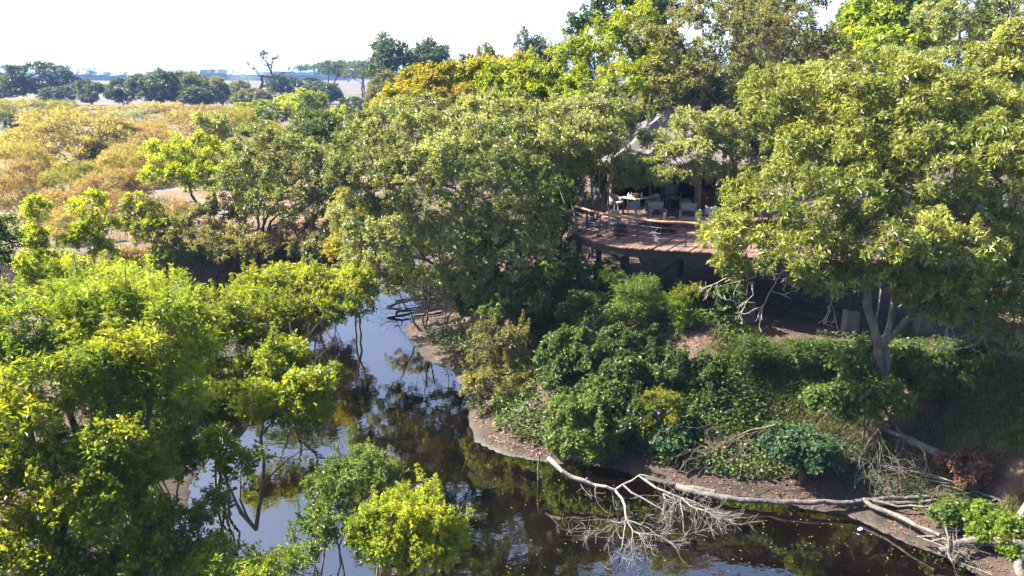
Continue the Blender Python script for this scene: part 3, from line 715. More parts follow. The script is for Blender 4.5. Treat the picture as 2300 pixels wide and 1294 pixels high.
for k, (a, b_, r, lb) in enumerate((((.02, .10, .38), (.05, .14, .76), .055, 'orange split log standing upright in the fire bowl'), ((-.24, -.10, .47), (.02, .06, .47), .045, 'pale split log lying at the left of the fire bowl'), ((-.02, -.16, .46), (.22, .02, .50), .04, 'pale split log lying at the right of the fire bowl'))):
    a = np.array(a) + fp; b_ = np.array(b_) + fp; o = MB().tube([a, a * .5 + b_ * .5 + np.array((.006, .004, 0)), b_], (r, r * 1.05, r * .9), 7).build('firewood_log', LOGC); prop(o, lb, 'firewood', 'firewood in the fire bowl')
# black cube, drum, lantern
bp = deck_at(1391, 529); bx = thing('cube_stool', 'black cube side stool beside the railing, in front of a safari chair', 'stool', bp, R(8))
MB().box((0, 0, .21), (.40, .38, .40)).build('body', IRON, bx); MB().box((0, 0, .424), (.42, .40, .025)).build('top', STEEL, bx)
ZINC = mat('grey_metal', [(.10,.105,.11), (.19,.195,.20)], .5, 10, .15, metallic=.4)
dp_ = deck_at(1592, 536); dr = thing('metal_drum', 'ribbed grey metal drum beside the railing under the leafy branches', 'drum', dp_)
MB().lathe((0, 0, 0), [(.205, 0), (.21, .02), (.205, .04), (.205, .13), (.215, .145), (.205, .16), (.205, .27), (.215, .285), (.205, .30), (.205, .40), (.215, .415), (.215, .43)], 28).build('body', ZINC, dr, True)
MB().lathe((0, 0, .431), [(.20, 0), (.20, .012), (.03, .016)], 28).build('lid', ZINC, dr)
lp = deck_at(1474, 545); ln = thing('candle_lantern', 'small glass lantern with a white candle at the front edge of the deck', 'lantern', lp)
GL = bpy.data.materials.new('clear_glass'); GL.use_nodes = True; _p = GL.node_tree.nodes['Principled BSDF']; _p.inputs['Roughness'].default_value = .05; _p.inputs['Alpha'].default_value = .18; _p.inputs['Base Color'].default_value = (.8, .85, .85, 1)
MB().lathe((0, 0, 0), [(.07, 0), (.072, .01), (.055, .012)], 16).build('base', STEEL, ln); MB().lathe((0, 0, .0125), [(.038, 0), (.038, .11), (.008, .115)], 14).build('candle', WHITE, ln, True)
o = MB(); o.lathe((0, 0, .0125), [(.068, 0), (.07, .12), (.062, .20)], 16); o.f = o.f[:-2]; o.build('glass', GL, ln, True)
# inside the tent
ac = thing('lounge_chair', 'framed lounge chair with a pale cushion inside the dark tent', 'chair', (7.55, 37.9, DZ + .002), R(8))
for sx in (-1, 1):
    for sy in (-1, 1): MB().box((sx * .36, sy * .32, .28 if sy < 0 else .45), (.05, .05, .56 if sy < 0 else .9)).build('leg', CHW, ac)
    MB().box((sx * .36, 0, .575), (.07, .70, .03)).build('armrest', CHW, ac)
MB().box((0, .32, .885), (.66, .04, .05)).build('back_rail', CHW, ac); MB().box((0, 0, .30), (.66, .60, .05)).build('seat_frame', CHW, ac)
MB().box((0, -.02, .39), (.64, .58, .12), None, .95).build('seat_cushion', CHC, ac); MB().box((0, .25, .66), (.50, .12, .42), np.array(Matrix.Rotation(R(-10), 3, 'X'))).build('back_cushion', CHC, ac)
ct = thing('coffee_table', 'long low wooden table inside the tent behind the safari chairs', 'table', (6.75, 36.9, DZ + .002), R(4))
MB().box((0, 0, .43), (1.15, .5, .04)).build('table_top', LOGP, ct)
for sx in (-1, 1):
    for sy in (-1, 1): MB().box((sx * .5, sy * .19, .205), (.05, .05, .41)).build('leg', LOGP, ct)
wb = thing('wicker_pouf', 'round pale wicker pouf inside the tent left of the log pole', 'pouf', (8.0, 36.9, DZ + .002))
MB().lathe((0, 0, 0), [(.22, 0), (.30, .08), (.32, .2), (.29, .34), (.2, .38)], 18).build('body', mat('wicker', [(.20,.16,.13), (.34,.29,.25)], .9, 40, .6), wb, True); MB().lathe((0, 0, .381), [(.22, 0), (.23, .03), (.18, .06), (.02, .07)], 18).build('cushion', CHC, wb, True)
rp_ = thing('draped_armchair', 'dark red draped armchair inside the tent between the two right poles', 'chair', (9.0, 36.9, DZ + .002), R(-12))
REDC = mat('red_fabric', [(.10,.03,.025), (.17,.06,.05)], .9, 10, .3)
MB().box((0, 0, .24), (.7, .66, .42), None, .95).build('seat', REDC, rp_); MB().box((0, .28, .66), (.68, .16, .42), np.array(Matrix.Rotation(R(-8), 3, 'X')), .9).build('backrest', REDC, rp_)
for sx in (-1, 1): MB().box((sx * .32, -.02, .53), (.12, .6, .16)).build('armrest', REDC, rp_)

# ------------------------------------------------------------------ trees and shrubs close by, one by one
def XY(px, py, Y): return tuple(at(px, py, Y)[:2])
def pts(*a): return [at(*p) for p in a]
# the large tree at right
R1 = plant('riverside_tree', 'largest leafy tree with pale forked trunk on the bank, hiding the right of the deck', 'tree', tuple(at(1982, 862, 22.3)), [
  L_(1850,215,27,140,75,2.0), L_(2000,225,27,150,80,2.0), L_(2130,255,27.5,130,95,2.0), L_(1790,320,25.5,125,95,1.8), L_(1950,335,25,160,110,2.0), L_(2120,400,25,150,130,2.2),
  L_(1735,440,24.2,95,75,1.4), L_(1850,465,23.4,140,90,1.6), L_(1690,560,22.8,105,68,1.2), L_(1820,585,22,140,62,1.3), L_(1990,540,22.4,110,95,1.5), L_(2140,590,23,130,100,1.6), L_(2255,480,24,95,160,1.8), L_(2255,660,22.8,70,75,1.0), L_(2090,680,22.5,60,50,.9), L_(2190,700,22.4,75,62,1.0), L_(2290,750,22.2,60,60,.9), L_(1950,600,21.9,70,40,.8), L_(1860,640,21.8,75,34,.8), L_(1650,525,22.9,55,38,.8), L_(1622,592,22.7,45,30,.7), L_(1690,490,23.4,50,40,.8), L_(2045,640,22,70,42,.8)],
  2350, 'lance', 'right', BARKG, stems=[
   (pts((1982,862,22.3), (1966,770,22.2), (1950,690,22.2), (1950,640,22.3), (1935,560,22.6), (1900,470,23.4), (1880,360,24.5)), (.15, .04)),
   (pts((1986,855,22.3), (1992,770,22.3), (2006,690,22.5), (2024,600,22.9), (2030,500,23.8), (2010,380,24.8)), (.125, .04)),
   (pts((1992,775,22.3), (2030,722,22.3), (2062,695,22.3), (2078,640,22.5), (2130,560,23), (2200,470,24)), (.10, .03)),
   (pts((1975,850,22.4), (1958,780,22.6), (1975,700,22.8), (1985,620,23)), (.07, .03)), (pts((2024,620,22.8), (2050,560,22.6), (2090,500,22.8)), (.05, .02)), (pts((1950,650,22.3), (1905,600,22.3), (1840,575,22.2), (1760,590,22.4)), (.10, .03)), (pts((2078,640,22.5), (2140,690,22.5), (2230,700,22.6)), (.07, .025))],
  tint=.44, tvar=.24, reach=.4, back=.45, shoots=50)
rng = np.random.default_rng(77); w = Wood(); B = np.array(R1.location)
for (px, py, Y, dx, dz, l) in ((1850,590,22.1,-1.0,-.5,1.5), (1760,605,22.3,-.9,-.7,1.3), (1900,600,22.2,-.5,-1.0,1.2), (1700,620,22.6,-.8,-.3,.9), (2120,690,22.4,-.1,-1,1.3), (2230,715,22.6,-.2,-1,1.1), (1800,590,22.2,-.4,-.9,.9), (1650,620,22.6,-1,-.2,.8), (1690,640,22.4,-.1,-1,.9)):
    w = Wood(); deadwood(w, at(px, py, Y) - B, (dx, -.25, dz), l, .022, 2, rng, .3, .2, 4); link('dead_twig', w.mesh('dead_twig', BARKP), R1)
# the large grey-green tree in the middle
C1 = plant('riverside_tree', 'broad grey-green rounded tree in the centre, drooping over the muddy shore left of the deck', 'tree', XY(1110, 620, 32.5), [
  L_(990,300,34,170,75,2.4), L_(1130,300,34,120,75,2.2), L_(880,390,33,100,110,2.0), L_(1010,420,31.5,150,115,2.2), L_(1160,400,32,110,110,2.0), L_(850,520,33,85,110,1.8),
  L_(960,560,31.3,130,95,1.8), L_(1090,570,31.2,130,100,1.8), L_(1190,520,32,80,90,1.6), L_(830,620,33.5,70,60,1.4), L_(1010,640,31.5,110,45,1.3)],
  1950, 'small', 'grey', BARKG, nstem=4, tr=.17, tint=.45, tvar=.26, reach=.4, back=.4, up=.35, shoots=60)
C2 = plant('multi_stemmed_tree', 'slender many-stemmed tree growing up through the left end of the deck', 'tree', (3.25, 32.3), [
  L_(1330,265,35.5,85,55,1.6), L_(1390,310,35,60,50,1.3), L_(1270,330,34,75,55,1.4), L_(1345,345,33.5,75,45,1.2), L_(1250,320,31.3,80,55,1.1), L_(1335,300,31.8,65,42,1.0), L_(1400,385,33.3,45,28,.8), L_(1290,380,33.2,60,30,1.0)],
  600, 'small', 'grey', BARKG, stems=[(pts((1300,560,31.8), (1285,500,31.8), (1250,400,32.2)), (.07, .03)), (pts((1306,560,31.8), (1290,480,32), (1262,380,32.5)), (.06, .025)), (pts((1322,540,32.0), (1318,470,32.2), (1290,385,33)), (.07, .03)),
   (pts((1330,530,32.2), (1332,450,32.4), (1322,350,33.5)), (.07, .03)), (pts((1336,530,32.3), (1345,450,32.6), (1350,340,34)), (.06, .03)), (pts((1350,520,32.8), (1358,440,33), (1375,350,34)), (.055, .025)), (pts((1340,520,32.6), (1310,430,32.8), (1300,330,34)), (.06, .03)), (pts((1362,510,33.4), (1366,430,33.5), (1380,340,34.5)), (.05, .025)), (pts((1327,530,32.1), (1340,440,32.2), (1330,360,33.4)), (.05, .025))],
  tint=.5, tvar=.2, reach=.4)
C3 = plant('riverside_tree', 'pale green leafy tree spreading branches across the front of the tent roof', 'tree', XY(1668, 470, 33.2), [
  L_(1555,290,33.5,62,42,1.1), L_(1590,335,33,62,42,1.0), L_(1505,345,33.2,40,24,.8), L_(1530,395,32.6,45,26,.7), L_(1490,400,32.5,30,26,.6), L_(1640,400,33,50,42,.9), L_(1415,415,33,38,16,.5), L_(1630,300,34,50,50,1.0), L_(1475,318,33.6,30,20,.6), L_(1455,370,33.2,34,22,.6), L_(1600,390,32.6,45,30,.7)],
  520, 'small', 'grey', BARKG, stems=[(pts((1668,520,33.2), (1660,420,33.2), (1640,340,33.4), (1600,330,33.4), (1550,310,33.4)), (.13, .04)), (pts((1640,340,33.4), (1650,280,33.6), (1620,240,34)), (.08, .03)), (pts((1600,330,33.4), (1540,370,33), (1480,395,32.7), (1420,412,33)), (.05, .015))],
  tint=.52, tvar=.2, reach=.45)
C4 = plant('tall_tree', 'dense bright yellow-green tree rising behind the tent roof, left of the airy tree', 'tree', XY(1370, 330, 46), [
  L_(1330,140,43,90,50), L_(1420,100,44,80,60), L_(1235,185,42,70,45), L_(1340,210,41,110,55), L_(1450,170,43,80,70)], 420, 'mid', 'yellow', BARK, tr=.2, tint=.45, tvar=.28, scl=(.6, 1.0), shoots=30)
C5 = plant('tall_tree', 'tall airy olive tree with dark limbs showing, rising above the tent roof', 'tree', XY(1700, 380, 43), [
  L_(1560,90,42,110,70), L_(1680,110,42,110,85), L_(1790,110,43,90,80), L_(1580,190,40,110,60), L_(1720,220,40,90,70), L_(1630,40,44,110,50), L_(1770,30,45,90,50), L_(1490,200,41,70,50)], 600, 'mid', 'olive', BARK, stems=[
   (pts((1700,380,43), (1728,280,42), (1738,180,41), (1760,120,41), (1800,60,42)), (.22, .05)), (pts((1738,200,41), (1690,120,41.5), (1640,50,43)), (.11, .03)), (pts((1700,330,43), (1620,240,41), (1560,180,40), (1540,110,41)), (.15, .04)), (pts((1620,240,41), (1530,240,39.5), (1490,215,40)), (.09, .03))], tint=.45, tvar=.24, scl=(.55, .95), reach=.7, inner=.35)
C6 = plant('tall_tree', 'dark blue-green tree against the sky above the centre right', 'tree', XY(1400, 300, 66), [
  L_(1390,45,66,90,40), L_(1320,75,66,50,28), L_(1460,20,66,60,40)], 170, 'far', 'dark', BARK, tr=.25, tint=.4, scl=(.6, .9))
C7 = plant('tall_tree', 'bright green upright tree at the top right, behind the largest tree', 'tree', XY(2010, 260, 52), [
  L_(1990,60,52,80,70), L_(1930,90,52,55,60), L_(2060,50,51,50,60), L_(2000,120,50,100,50)], 330, 'far', 'lime', BARK, tr=.24, tint=.36, tvar=.25, scl=(.6, .95))
C8 = plant('tall_tree', 'grey-green open tree at the top right showing sky through its branches', 'tree', XY(2190, 260, 47), [
  L_(2140,60,47,70,70), L_(2220,100,46,70,60), L_(2250,20,48,70,50), L_(2130,150,46,80,50)], 330, 'mid', 'grey', BARK, tr=.22, tint=.42, scl=(.6, 1.0), reach=.7)
C9 = plant('tall_tree', 'bright leafy tree cut by the right edge, above the largest tree', 'tree', XY(2300, 330, 38), [
  L_(2270,130,37,75,65), L_(2240,190,36,60,50), L_(2310,200,36,70,70)], 330, 'mid', 'right', BARK, tr=.2, tint=.55, scl=(.6, .95))
plant('tall_tree', 'vivid lime tree top poking up at the top right edge of the bright green tree', 'tree', XY(2085, 250, 56), [L_(2085,20,56,45,45), L_(2100,70,56,40,30)], 90, 'far', 'lime', BARK, tr=.18, tint=.7, scl=(.6, .9))
T11 = plant('orange_tinged_tree', 'orange and yellow tinged tree on the skyline behind the central grey-green tree', 'tree', XY(1060, 360, 47), [
  L_(955,195,45,60,45), L_(1050,175,46,85,40), L_(1130,165,47,70,38), L_(1010,220,44,110,40), L_(930,240,43,60,40)], 380, 'mid', 'orange', BARK, tr=.2, tint=.2, tvar=.3, scl=(.7, 1.05))
T11b = plant('rounded_tree', 'yellow-green rounded crown between the orange tinged tree and the tent', 'tree', XY(1200, 330, 42), [L_(1180,200,41,80,40), L_(1250,240,40,80,45), L_(1130,250,39,70,35)], 250, 'mid', 'yellow', BARK, tr=.18, tint=.42, tvar=.2, scl=(.7, 1.0))
T13 = plant('orange_creeper', 'orange-leaved creeper along the left flank of the central grey-green tree', 'creeper', XY(800, 640, 36), [
  L_(850,290,37,50,30,1.2), L_(815,340,37,30,60,1.0), L_(790,480,36.5,28,60,.9), L_(765,570,36.5,28,50,.9), L_(900,250,38,50,28,1.2)], 150, 'oval', 'orange', BARK, tr=.08, tint=.55, tvar=.3, scl=(.8, 1.3), nstem=2)

# foreground, left bank
F1 = plant('willow_like_tree', 'tall narrow-leaved yellow-green tree filling the lower left corner', 'tree', (-8.8, 16.6), [
  L_(60,720,18,130,95,1.3), L_(230,690,19,150,75,1.3), L_(350,760,18.5,110,85,1.2), L_(140,840,17,150,95,1.3), L_(310,880,17.5,140,90,1.2), L_(40,930,16,110,100,1.2), L_(420,850,18,70,80,1.0)],
  780, 'willow', 'willow', BARKG, stems=[(pts((330,1180,17), (270,1090,17), (180,1000,17), (140,880,17), (120,760,17.6)), (.13, .04)), (pts((270,1090,17), (330,980,17.3), (330,850,17.6), (260,740,18.6)), (.09, .03)), (pts((95,1250,16), (90,1100,16.2), (70,980,16.4), (60,860,17)), (.12, .04))], tint=.44, tvar=.36, reach=.4, back=.6, shoots=60)
F2 = plant('leafy_tree', 'dark green low tree under the narrow-leaved one in the bottom left corner', 'tree', (-8.4, 14.6), [
  L_(90,1090,15.2,130,90,1.0), L_(250,1010,16,110,70,.9), L_(210,1160,15,120,90,.9), L_(60,1230,14.4,110,80,.9), L_(330,1060,16,70,60,.8), L_(350,1230,15,60,50,.7)],
  420, 'oval', 'yellow', BARKG, stems=[(pts((300,1330,14.8), (310,1180,15.4), (280,1080,15.8), (200,1010,16)), (.13, .04)), (pts((110,1340,14.4), (140,1200,15), (110,1080,15.2)), (.10, .03)), (pts((420,1320,15), (370,1220,15.4), (310,1150,15.5)), (.08, .03))], tint=.28, tvar=.3, reach=.5, shoots=30)
F4 = plant('leafy_shrub', 'olive-yellow shrub crown over the water, right of the narrow-leaved tree', 'shrub', (-8.7, 21.5), [
  L_(560,720,23,95,60,1.1), L_(490,800,21.5,90,80,1.1), L_(610,820,21.5,95,70,1.0), L_(540,900,20.5,110,60,1.0), L_(660,890,21,70,60,.9)],
  430, 'oval', 'yellow', BARKG, nstem=4, tr=.075, tint=.36, tvar=.34, reach=.45, shoots=40)
F5 = plant('leaning_shrub', 'yellow-green shrub with pale bare branches leaning over the river bend', 'shrub', tuple(at(650, 870, 28.6)[:2]) + (.15,), [
  L_(650,645,30,90,38,1.1), L_(750,640,30,85,45,1.1), L_(810,660,30,45,50,.9), L_(590,690,29,80,45,1.0), L_(700,700,28.6,80,35,.8), L_(790,710,29,50,25,.7)],
  330, 'oval', 'yellow', BARKP, stems=[(pts((650,870,28.6), (658,800,28.6), (690,750,28.8), (740,700,29.2), (790,650,29.8)), (.075, .025)), (pts((660,800,28.6), (655,740,28.8), (640,680,29.5)), (.055, .02)), (pts((650,850,28.6), (620,760,28.8), (590,700,29)), (.05, .02)), (pts((665,870,28.4), (700,850,28.2), (740,835,28.2), (760,800,28.2)), (.05, .012)), (pts((690,750,28.8), (700,700,29), (720,650,29.6)), (.04, .015)), (pts((700,850,28.2), (710,800,28.3), (760,760,28.4)), (.03, .01))], tint=.5, tvar=.22, reach=.6, shoots=34)
F6 = plant('slender_tree', 'slender clump of grey stems standing in the water at lower left', 'tree', tuple(at(585, 1160, 18.6)[:2]) + (-.2,), [
  L_(600,900,19.5,95,45,.8), L_(680,940,19.5,60,50,.8), L_(540,1050,17.8,45,45,.5), L_(500,1000,18,35,20,.4), L_(690,860,20,50,40,.7)],
  190, 'oval', 'yellow', BARKG, stems=[(pts((575,1190,18.6), (590,1080,18.8), (592,980,19), (600,900,19.3)), (.06, .025)), (pts((560,1196,18.6), (520,1110,18.8), (470,1000,19), (450,900,19.3)), (.05, .02)), (pts((560,1200,18.3), (545,1120,18), (540,1060,17.8)), (.04, .012)), (pts((590,1060,18.8), (650,1030,18.9), (700,1000,19)), (.025, .008)), (pts((592,980,19), (630,930,19.2), (680,890,19.5)), (.035, .012)), (pts((566,1198,18.5), (510,1090,18.3), (490,1010,18)), (.03, .01))], tint=.38, tvar=.22, reach=.5)
F7 = plant('leafy_shrub', 'bright yellow-green shrub top at the bottom edge, left of the dark water', 'shrub', (-2.2, 13.2), [
  L_(890,1170,14.2,75,52,.6), L_(975,1150,14.2,55,45,.5), L_(930,1225,13.8,100,50,.6), L_(1010,1215,14,35,40,.4), L_(850,1190,14,50,40,.5)], 300, 'oval', 'lime', BARKG, nstem=4, tr=.05, tint=.5, tvar=.3, scl=(.5, .85), reach=.5, shoots=26)
F8 = plant('leafy_shrub', 'mid-green open shrub over the pale water, left of the bright yellow-green shrub', 'shrub', (-3.9, 14.3), [
  L_(820,1050,15.4,60,45,.5), L_(750,1090,15.4,50,50,.5), L_(760,1170,15,60,50,.5), L_(850,1090,15.2,40,40,.4), L_(700,1220,14.6,60,35,.5)], 210, 'oval', 'creeper', BARKG, nstem=4, tr=.045, tint=.55, tvar=.3, scl=(.5, .85), reach=.6, shoots=22)
F9 = plant('leafy_shrub', 'pale feathery shrub at the bottom edge, right of the leaning grey trunks', 'shrub', (-5.6, 14.2), [
  L_(520,1255,14.8,85,40,.5), L_(610,1275,14.6,60,35,.5), L_(450,1270,14.8,50,35,.4)], 150, 'feather', 'willow', BARKG, nstem=3, tr=.04, tint=.55, tvar=.2, scl=(.6, .9))
F10 = plant('leafy_shrub', 'dark green shrub cut by the left edge above the narrow-leaved tree', 'shrub', XY(0, 640, 27), [L_(5,540,27,40,45,.9), L_(-40,580,27,60,60,1.0)], 110, 'oval', 'creeper', BARK, nstem=2, tr=.06, tint=.45)
F12 = plant('leafy_shrub', 'dark tangled shrub along the bottom edge below the grey leaning trunks', 'shrub', (-6.6, 14.4), [L_(400,1200,15.2,70,60,.6), L_(300,1270,14.6,90,50,.6), L_(160,1290,14.2,100,60,.6), L_(470,1150,15.6,40,40,.5)], 230, 'oval', 'creeper', BARKG, nstem=4, tr=.05, tint=.5, tvar=.25, scl=(.6, .95))
F13 = plant('leafy_shrub', 'green thicket at the foot of the olive-yellow shrub on the left bank', 'shrub', (-9.6, 20.5), [L_(330,960,19,110,70,.9), L_(430,930,19.5,70,60,.8), L_(380,1040,18.2,70,50,.7)], 260, 'oval', 'willow', BARKG, nstem=4, tr=.05, tint=.32, tvar=.25, scl=(.7, 1.0))
F3a = plant('sapling', 'tall thin lime sapling at left, the leftmost of two bright spires', 'tree', XY(90, 680, 29), [L_(85,480,29,20,36,.4), L_(80,545,29,35,35,.55), L_(95,600,29,50,35,.7)], 130, 'oval', 'lime', BARK, tr=.06, tint=.6, scl=(.7, 1.0))
F3b = plant('sapling', 'lime sapling with a visible thin stem, the right of two bright spires', 'tree', XY(214, 700, 29), [L_(205,465,29,38,28,.5), L_(225,510,29,45,30,.6), L_(185,540,29,40,30,.6), L_(235,570,29,30,25,.5)], 150, 'oval', 'lime', BARKP, stems=[(pts((214,700,29), (213,620,29), (210,540,29), (205,460,29)), (.055, .02))], tint=.62, scl=(.7, 1.0))
F11 = plant('leafy_shrub', 'sunny yellow-green thicket on the far side of the narrow-leaved tree', 'shrub', XY(330, 720, 26), [L_(290,650,26,120,45,1.0), L_(400,690,25,70,45,.9), L_(180,640,27,80,45,1.0), L_(120,620,28,80,40,1.0)], 330, 'oval', 'lime', BARK, nstem=4, tr=.05, tint=.45, tvar=.3, shoots=40)

# middle distance, beyond the river at left
M1 = plant('olive_like_tree', 'grey-green many-stemmed tree beyond the river, left of the central tree', 'tree', XY(585, 600, 44), [
  L_(590,350,44,80,55), L_(660,370,43.5,80,70), L_(560,430,43,65,60), L_(650,460,42.5,90,65), L_(720,420,44,60,70)], 420, 'mid', 'grey', BARK, nstem=5, tr=.12, tint=.40, tvar=.18, scl=(.6, .95), reach=.5)
M2 = plant('leafy_tree', 'bright yellow rounded tree with dark crooked trunk beyond the river at left', 'tree', XY(470, 560, 45), [L_(420,350,46,75,42), L_(370,395,45,45,38), L_(450,400,45,70,40)], 230, 'mid', 'lime', BARK, stems=[(pts((480,580,44), (470,500,44.5), (430,440,45), (410,370,45.5)), (.13, .04)), (pts((470,500,44.5), (480,430,45), (450,380,45.5)), (.07, .03))], tint=.55, scl=(.6, .9))
M3 = plant('leafy_tree', 'small pale green tree with thin trunk among the golden bushes', 'tree', XY(480, 400, 58), [L_(465,285,58,45,30), L_(480,320,57.5,35,28)], 120, 'mid', 'grey', BARK, tr=.09, tint=.62, scl=(.6, .95))
M4 = plant('leafy_shrub', 'mixed green shrubbery on top of the cut bank beyond the river', 'shrub', XY(450, 620, 42.5), [L_(420,550,42.5,110,50,1.6), L_(330,500,43,55,45,1.2), L_(540,560,42,70,50,1.3), L_(480,500,43.5,80,40,1.3)], 420, 'mid', 'olive', BARK, nstem=5, tr=.06, tint=.55, tvar=.25, scl=(.5, .8))
M4b = plant('leafy_shrub', 'yellow-tipped small tree at the left end of the cut bank', 'shrub', XY(340, 600, 42), [L_(315,465,43,35,30,.8), L_(350,520,42.5,45,35,.9), L_(395,575,42,60,30,.9)], 150, 'mid', 'yellow', BARK, nstem=2, tr=.07, tint=.55, scl=(.5, .8))
M5 = plant('leafy_tree', 'dark tree with bare leaning stems between the grey-green trees', 'tree', XY(710, 590, 46), [L_(730,330,47,60,45), L_(770,390,46,40,70), L_(700,290,48,60,35)], 230, 'mid', 'dark', BARK, stems=[(pts((700,600,45.5), (705,500,46), (725,420,46.5), (740,340,47)), (.12, .04)), (pts((690,600,45.5), (730,510,45.6), (770,450,46)), (.06, .02)), (pts((694,600,45.4), (655,500,45), (670,420,46)), (.07, .02))], tint=.62, scl=(.6, .95))
M8 = plant('dry_thicket', 'brown dry thicket hanging over the cut bank beyond the river', 'shrub', XY(670, 620, 43.5), [L_(690,540,43.5,80,45,1.0), L_(620,570,43,60,40,.9), L_(560,590,42.6,50,25,.7)], 260, 'mid', 'tan', TWIG, nstem=4, tr=.05, tint=.15, tvar=.15, scl=(.4, .7), reach=.8)
M9 = plant('leafy_shrub', 'sage green shrub hanging over the river, left of the drooping central tree', 'shrub', XY(730, 640, 40), [L_(720,560,40.5,55,50,1.0), L_(760,620,39.5,45,40,.8)], 150, 'mid', 'olive', BARK, nstem=3, tr=.05, tint=.45, scl=(.5, .8))

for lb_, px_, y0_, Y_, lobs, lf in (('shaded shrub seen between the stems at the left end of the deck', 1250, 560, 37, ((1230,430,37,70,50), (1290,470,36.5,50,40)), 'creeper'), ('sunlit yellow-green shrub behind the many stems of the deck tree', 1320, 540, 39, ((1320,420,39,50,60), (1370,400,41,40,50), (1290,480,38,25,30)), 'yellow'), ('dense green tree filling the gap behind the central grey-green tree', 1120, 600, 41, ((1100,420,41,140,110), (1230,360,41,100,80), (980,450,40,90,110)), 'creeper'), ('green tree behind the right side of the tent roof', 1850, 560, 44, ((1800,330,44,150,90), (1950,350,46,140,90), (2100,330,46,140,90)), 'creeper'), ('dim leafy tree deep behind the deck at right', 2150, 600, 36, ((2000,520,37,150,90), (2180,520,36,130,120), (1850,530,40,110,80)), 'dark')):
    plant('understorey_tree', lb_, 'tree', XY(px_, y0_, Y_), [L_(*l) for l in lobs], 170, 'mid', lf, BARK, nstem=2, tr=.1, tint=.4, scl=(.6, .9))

# bank below the deck
def bank(name, label, base, lobes, n, key, leaf, tint=.4, **kw): return plant(name, label, 'shrub', base, lobes, n, key, leaf, kw.pop('bark', TWIG), nstem=kw.pop('nstem', 3), tr=kw.pop('tr', .035), tint=tint, reach=kw.pop('reach', .3), back=kw.pop('back', .35), **kw)
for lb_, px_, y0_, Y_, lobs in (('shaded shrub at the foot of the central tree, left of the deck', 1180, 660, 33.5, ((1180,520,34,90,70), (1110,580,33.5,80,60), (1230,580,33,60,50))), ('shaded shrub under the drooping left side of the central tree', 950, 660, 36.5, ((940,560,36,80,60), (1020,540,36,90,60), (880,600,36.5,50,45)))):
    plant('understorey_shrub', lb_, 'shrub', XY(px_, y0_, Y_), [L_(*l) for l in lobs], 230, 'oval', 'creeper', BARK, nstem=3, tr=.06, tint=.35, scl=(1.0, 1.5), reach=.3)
bank('creeper_shrub', 'creeper-covered shrub at the left foot of the deck posts', XY(1240, 740, 29.5), [L_(1240,640,30,90,60,1.0), L_(1170,680,29.5,90,60,1.0), L_(1320,620,30,50,50,.7), L_(1300,690,29,70,50,.8)], 330, 'vine', 'creeper', .42, tvar=.25)
bank('bank_shrub', 'olive-green shrub above the leaf-strewn shore, right of the muddy spit', XY(1130, 930, 26.5), [L_(1120,790,28,65,70,.9), L_(1150,880,26.8,85,70,.9), L_(1190,960,25.6,60,50,.7), L_(1090,730,29.5,50,45,.8)], 380, 'oval', 'olive', .58, tvar=.25, scl=(.6, .9), shoots=30)
bank('creeper_shrub', 'large dark green creeper mound at the middle of the bank below the deck', XY(1400, 930, 25.0), [L_(1320,800,26.6,100,60,1.0), L_(1440,790,26.4,110,55,1.0), L_(1530,840,25.2,85,70,.9), L_(1400,880,25,110,65,.9), L_(1400,1010,23.2,90,45,.6), L_(1530,1030,22.9,70,40,.5), L_(1590,930,24.2,60,50,.7), L_(1340,900,24.6,80,50,.8), L_(1260,870,25.8,70,60,.8), L_(1480,940,24,90,60,.8)], 720, 'vine', 'creeper', .38, tvar=.3, shoots=40, inner=.08)
bank('vine_shrub', 'rounded pale green shrub draped in vines, above the bare forked branch', XY(1310, 1040, 23.4), [L_(1310,940,23.8,65,48,.7), L_(1290,1000,23.2,58,50,.6), L_(1345,1010,23.1,40,55,.5)], 260, 'vine', 'creeper', .72, scl=(.7, 1.0), shoots=14)
FLW = bank('flowering_vine', 'creeper dotted with small purple flowers near the waterline', XY(1480, 1010, 23.4), [L_(1430,970,23.6,45,40,.5), L_(1500,980,23.3,55,45,.5), L_(1480,910,24.2,50,30,.5)], 190, 'vine', 'creeper', .36, scl=(.7, 1.0))
rng = np.random.default_rng(9); FLM = mat('purple_petal', [(.06,.025,.17), (.10,.05,.22)], .6, 9, 0); B = np.array(FLW.location)
fl_me = MB(); fl_me.lathe((0, 0, 0), [(.012, 0), (.02, .03), (.05, .05), (.052, .052)], 10); fl_me = fl_me.mesh('flower', FLM, True)
for px, py, Y in ((1412,925,23.5), (1423,934,23.45), (1440,940,23.4), (1484,906,23.9), (1481,930,23.4), (1500,968,22.9), (1497,929,23.4), (1318,1075,22.6), (1395,960,23.2)):
    o = link('flower', fl_me, FLW); o.location = at(px, py, Y - .35) - B; o.rotation_euler = (R(60) + rng.normal(0, .3), 0, rng.normal(0, .4))
bank('yellow_vine', 'yellow and orange hanging vine leaves in the middle of the bank', XY(1475, 960, 24.1), [L_(1480,905,23.8,32,26,.4), L_(1470,945,23.5,26,22,.3), L_(1515,945,23.3,20,18,.3)], 60, 'feather', 'orange', .35, scl=(.7, 1.0))
bank('broadleaf_shrub', 'small blue-green broad-leaved plant by the water, right of the flowers', XY(1510, 1020, 22.9), [L_(1505,990,23,40,30,.4)], 50, 'broad', 'teal', .6, scl=(.8, 1.1))
bank('broadleaf_shrub', 'round blue-green broad-leaved shrub alone on the lower bank', XY(1808, 1060, 21.6), [L_(1805,1005,21.7,72,42,.75)], 170, 'broad', 'teal', .45, scl=(.7, 1.0), inner=.1)
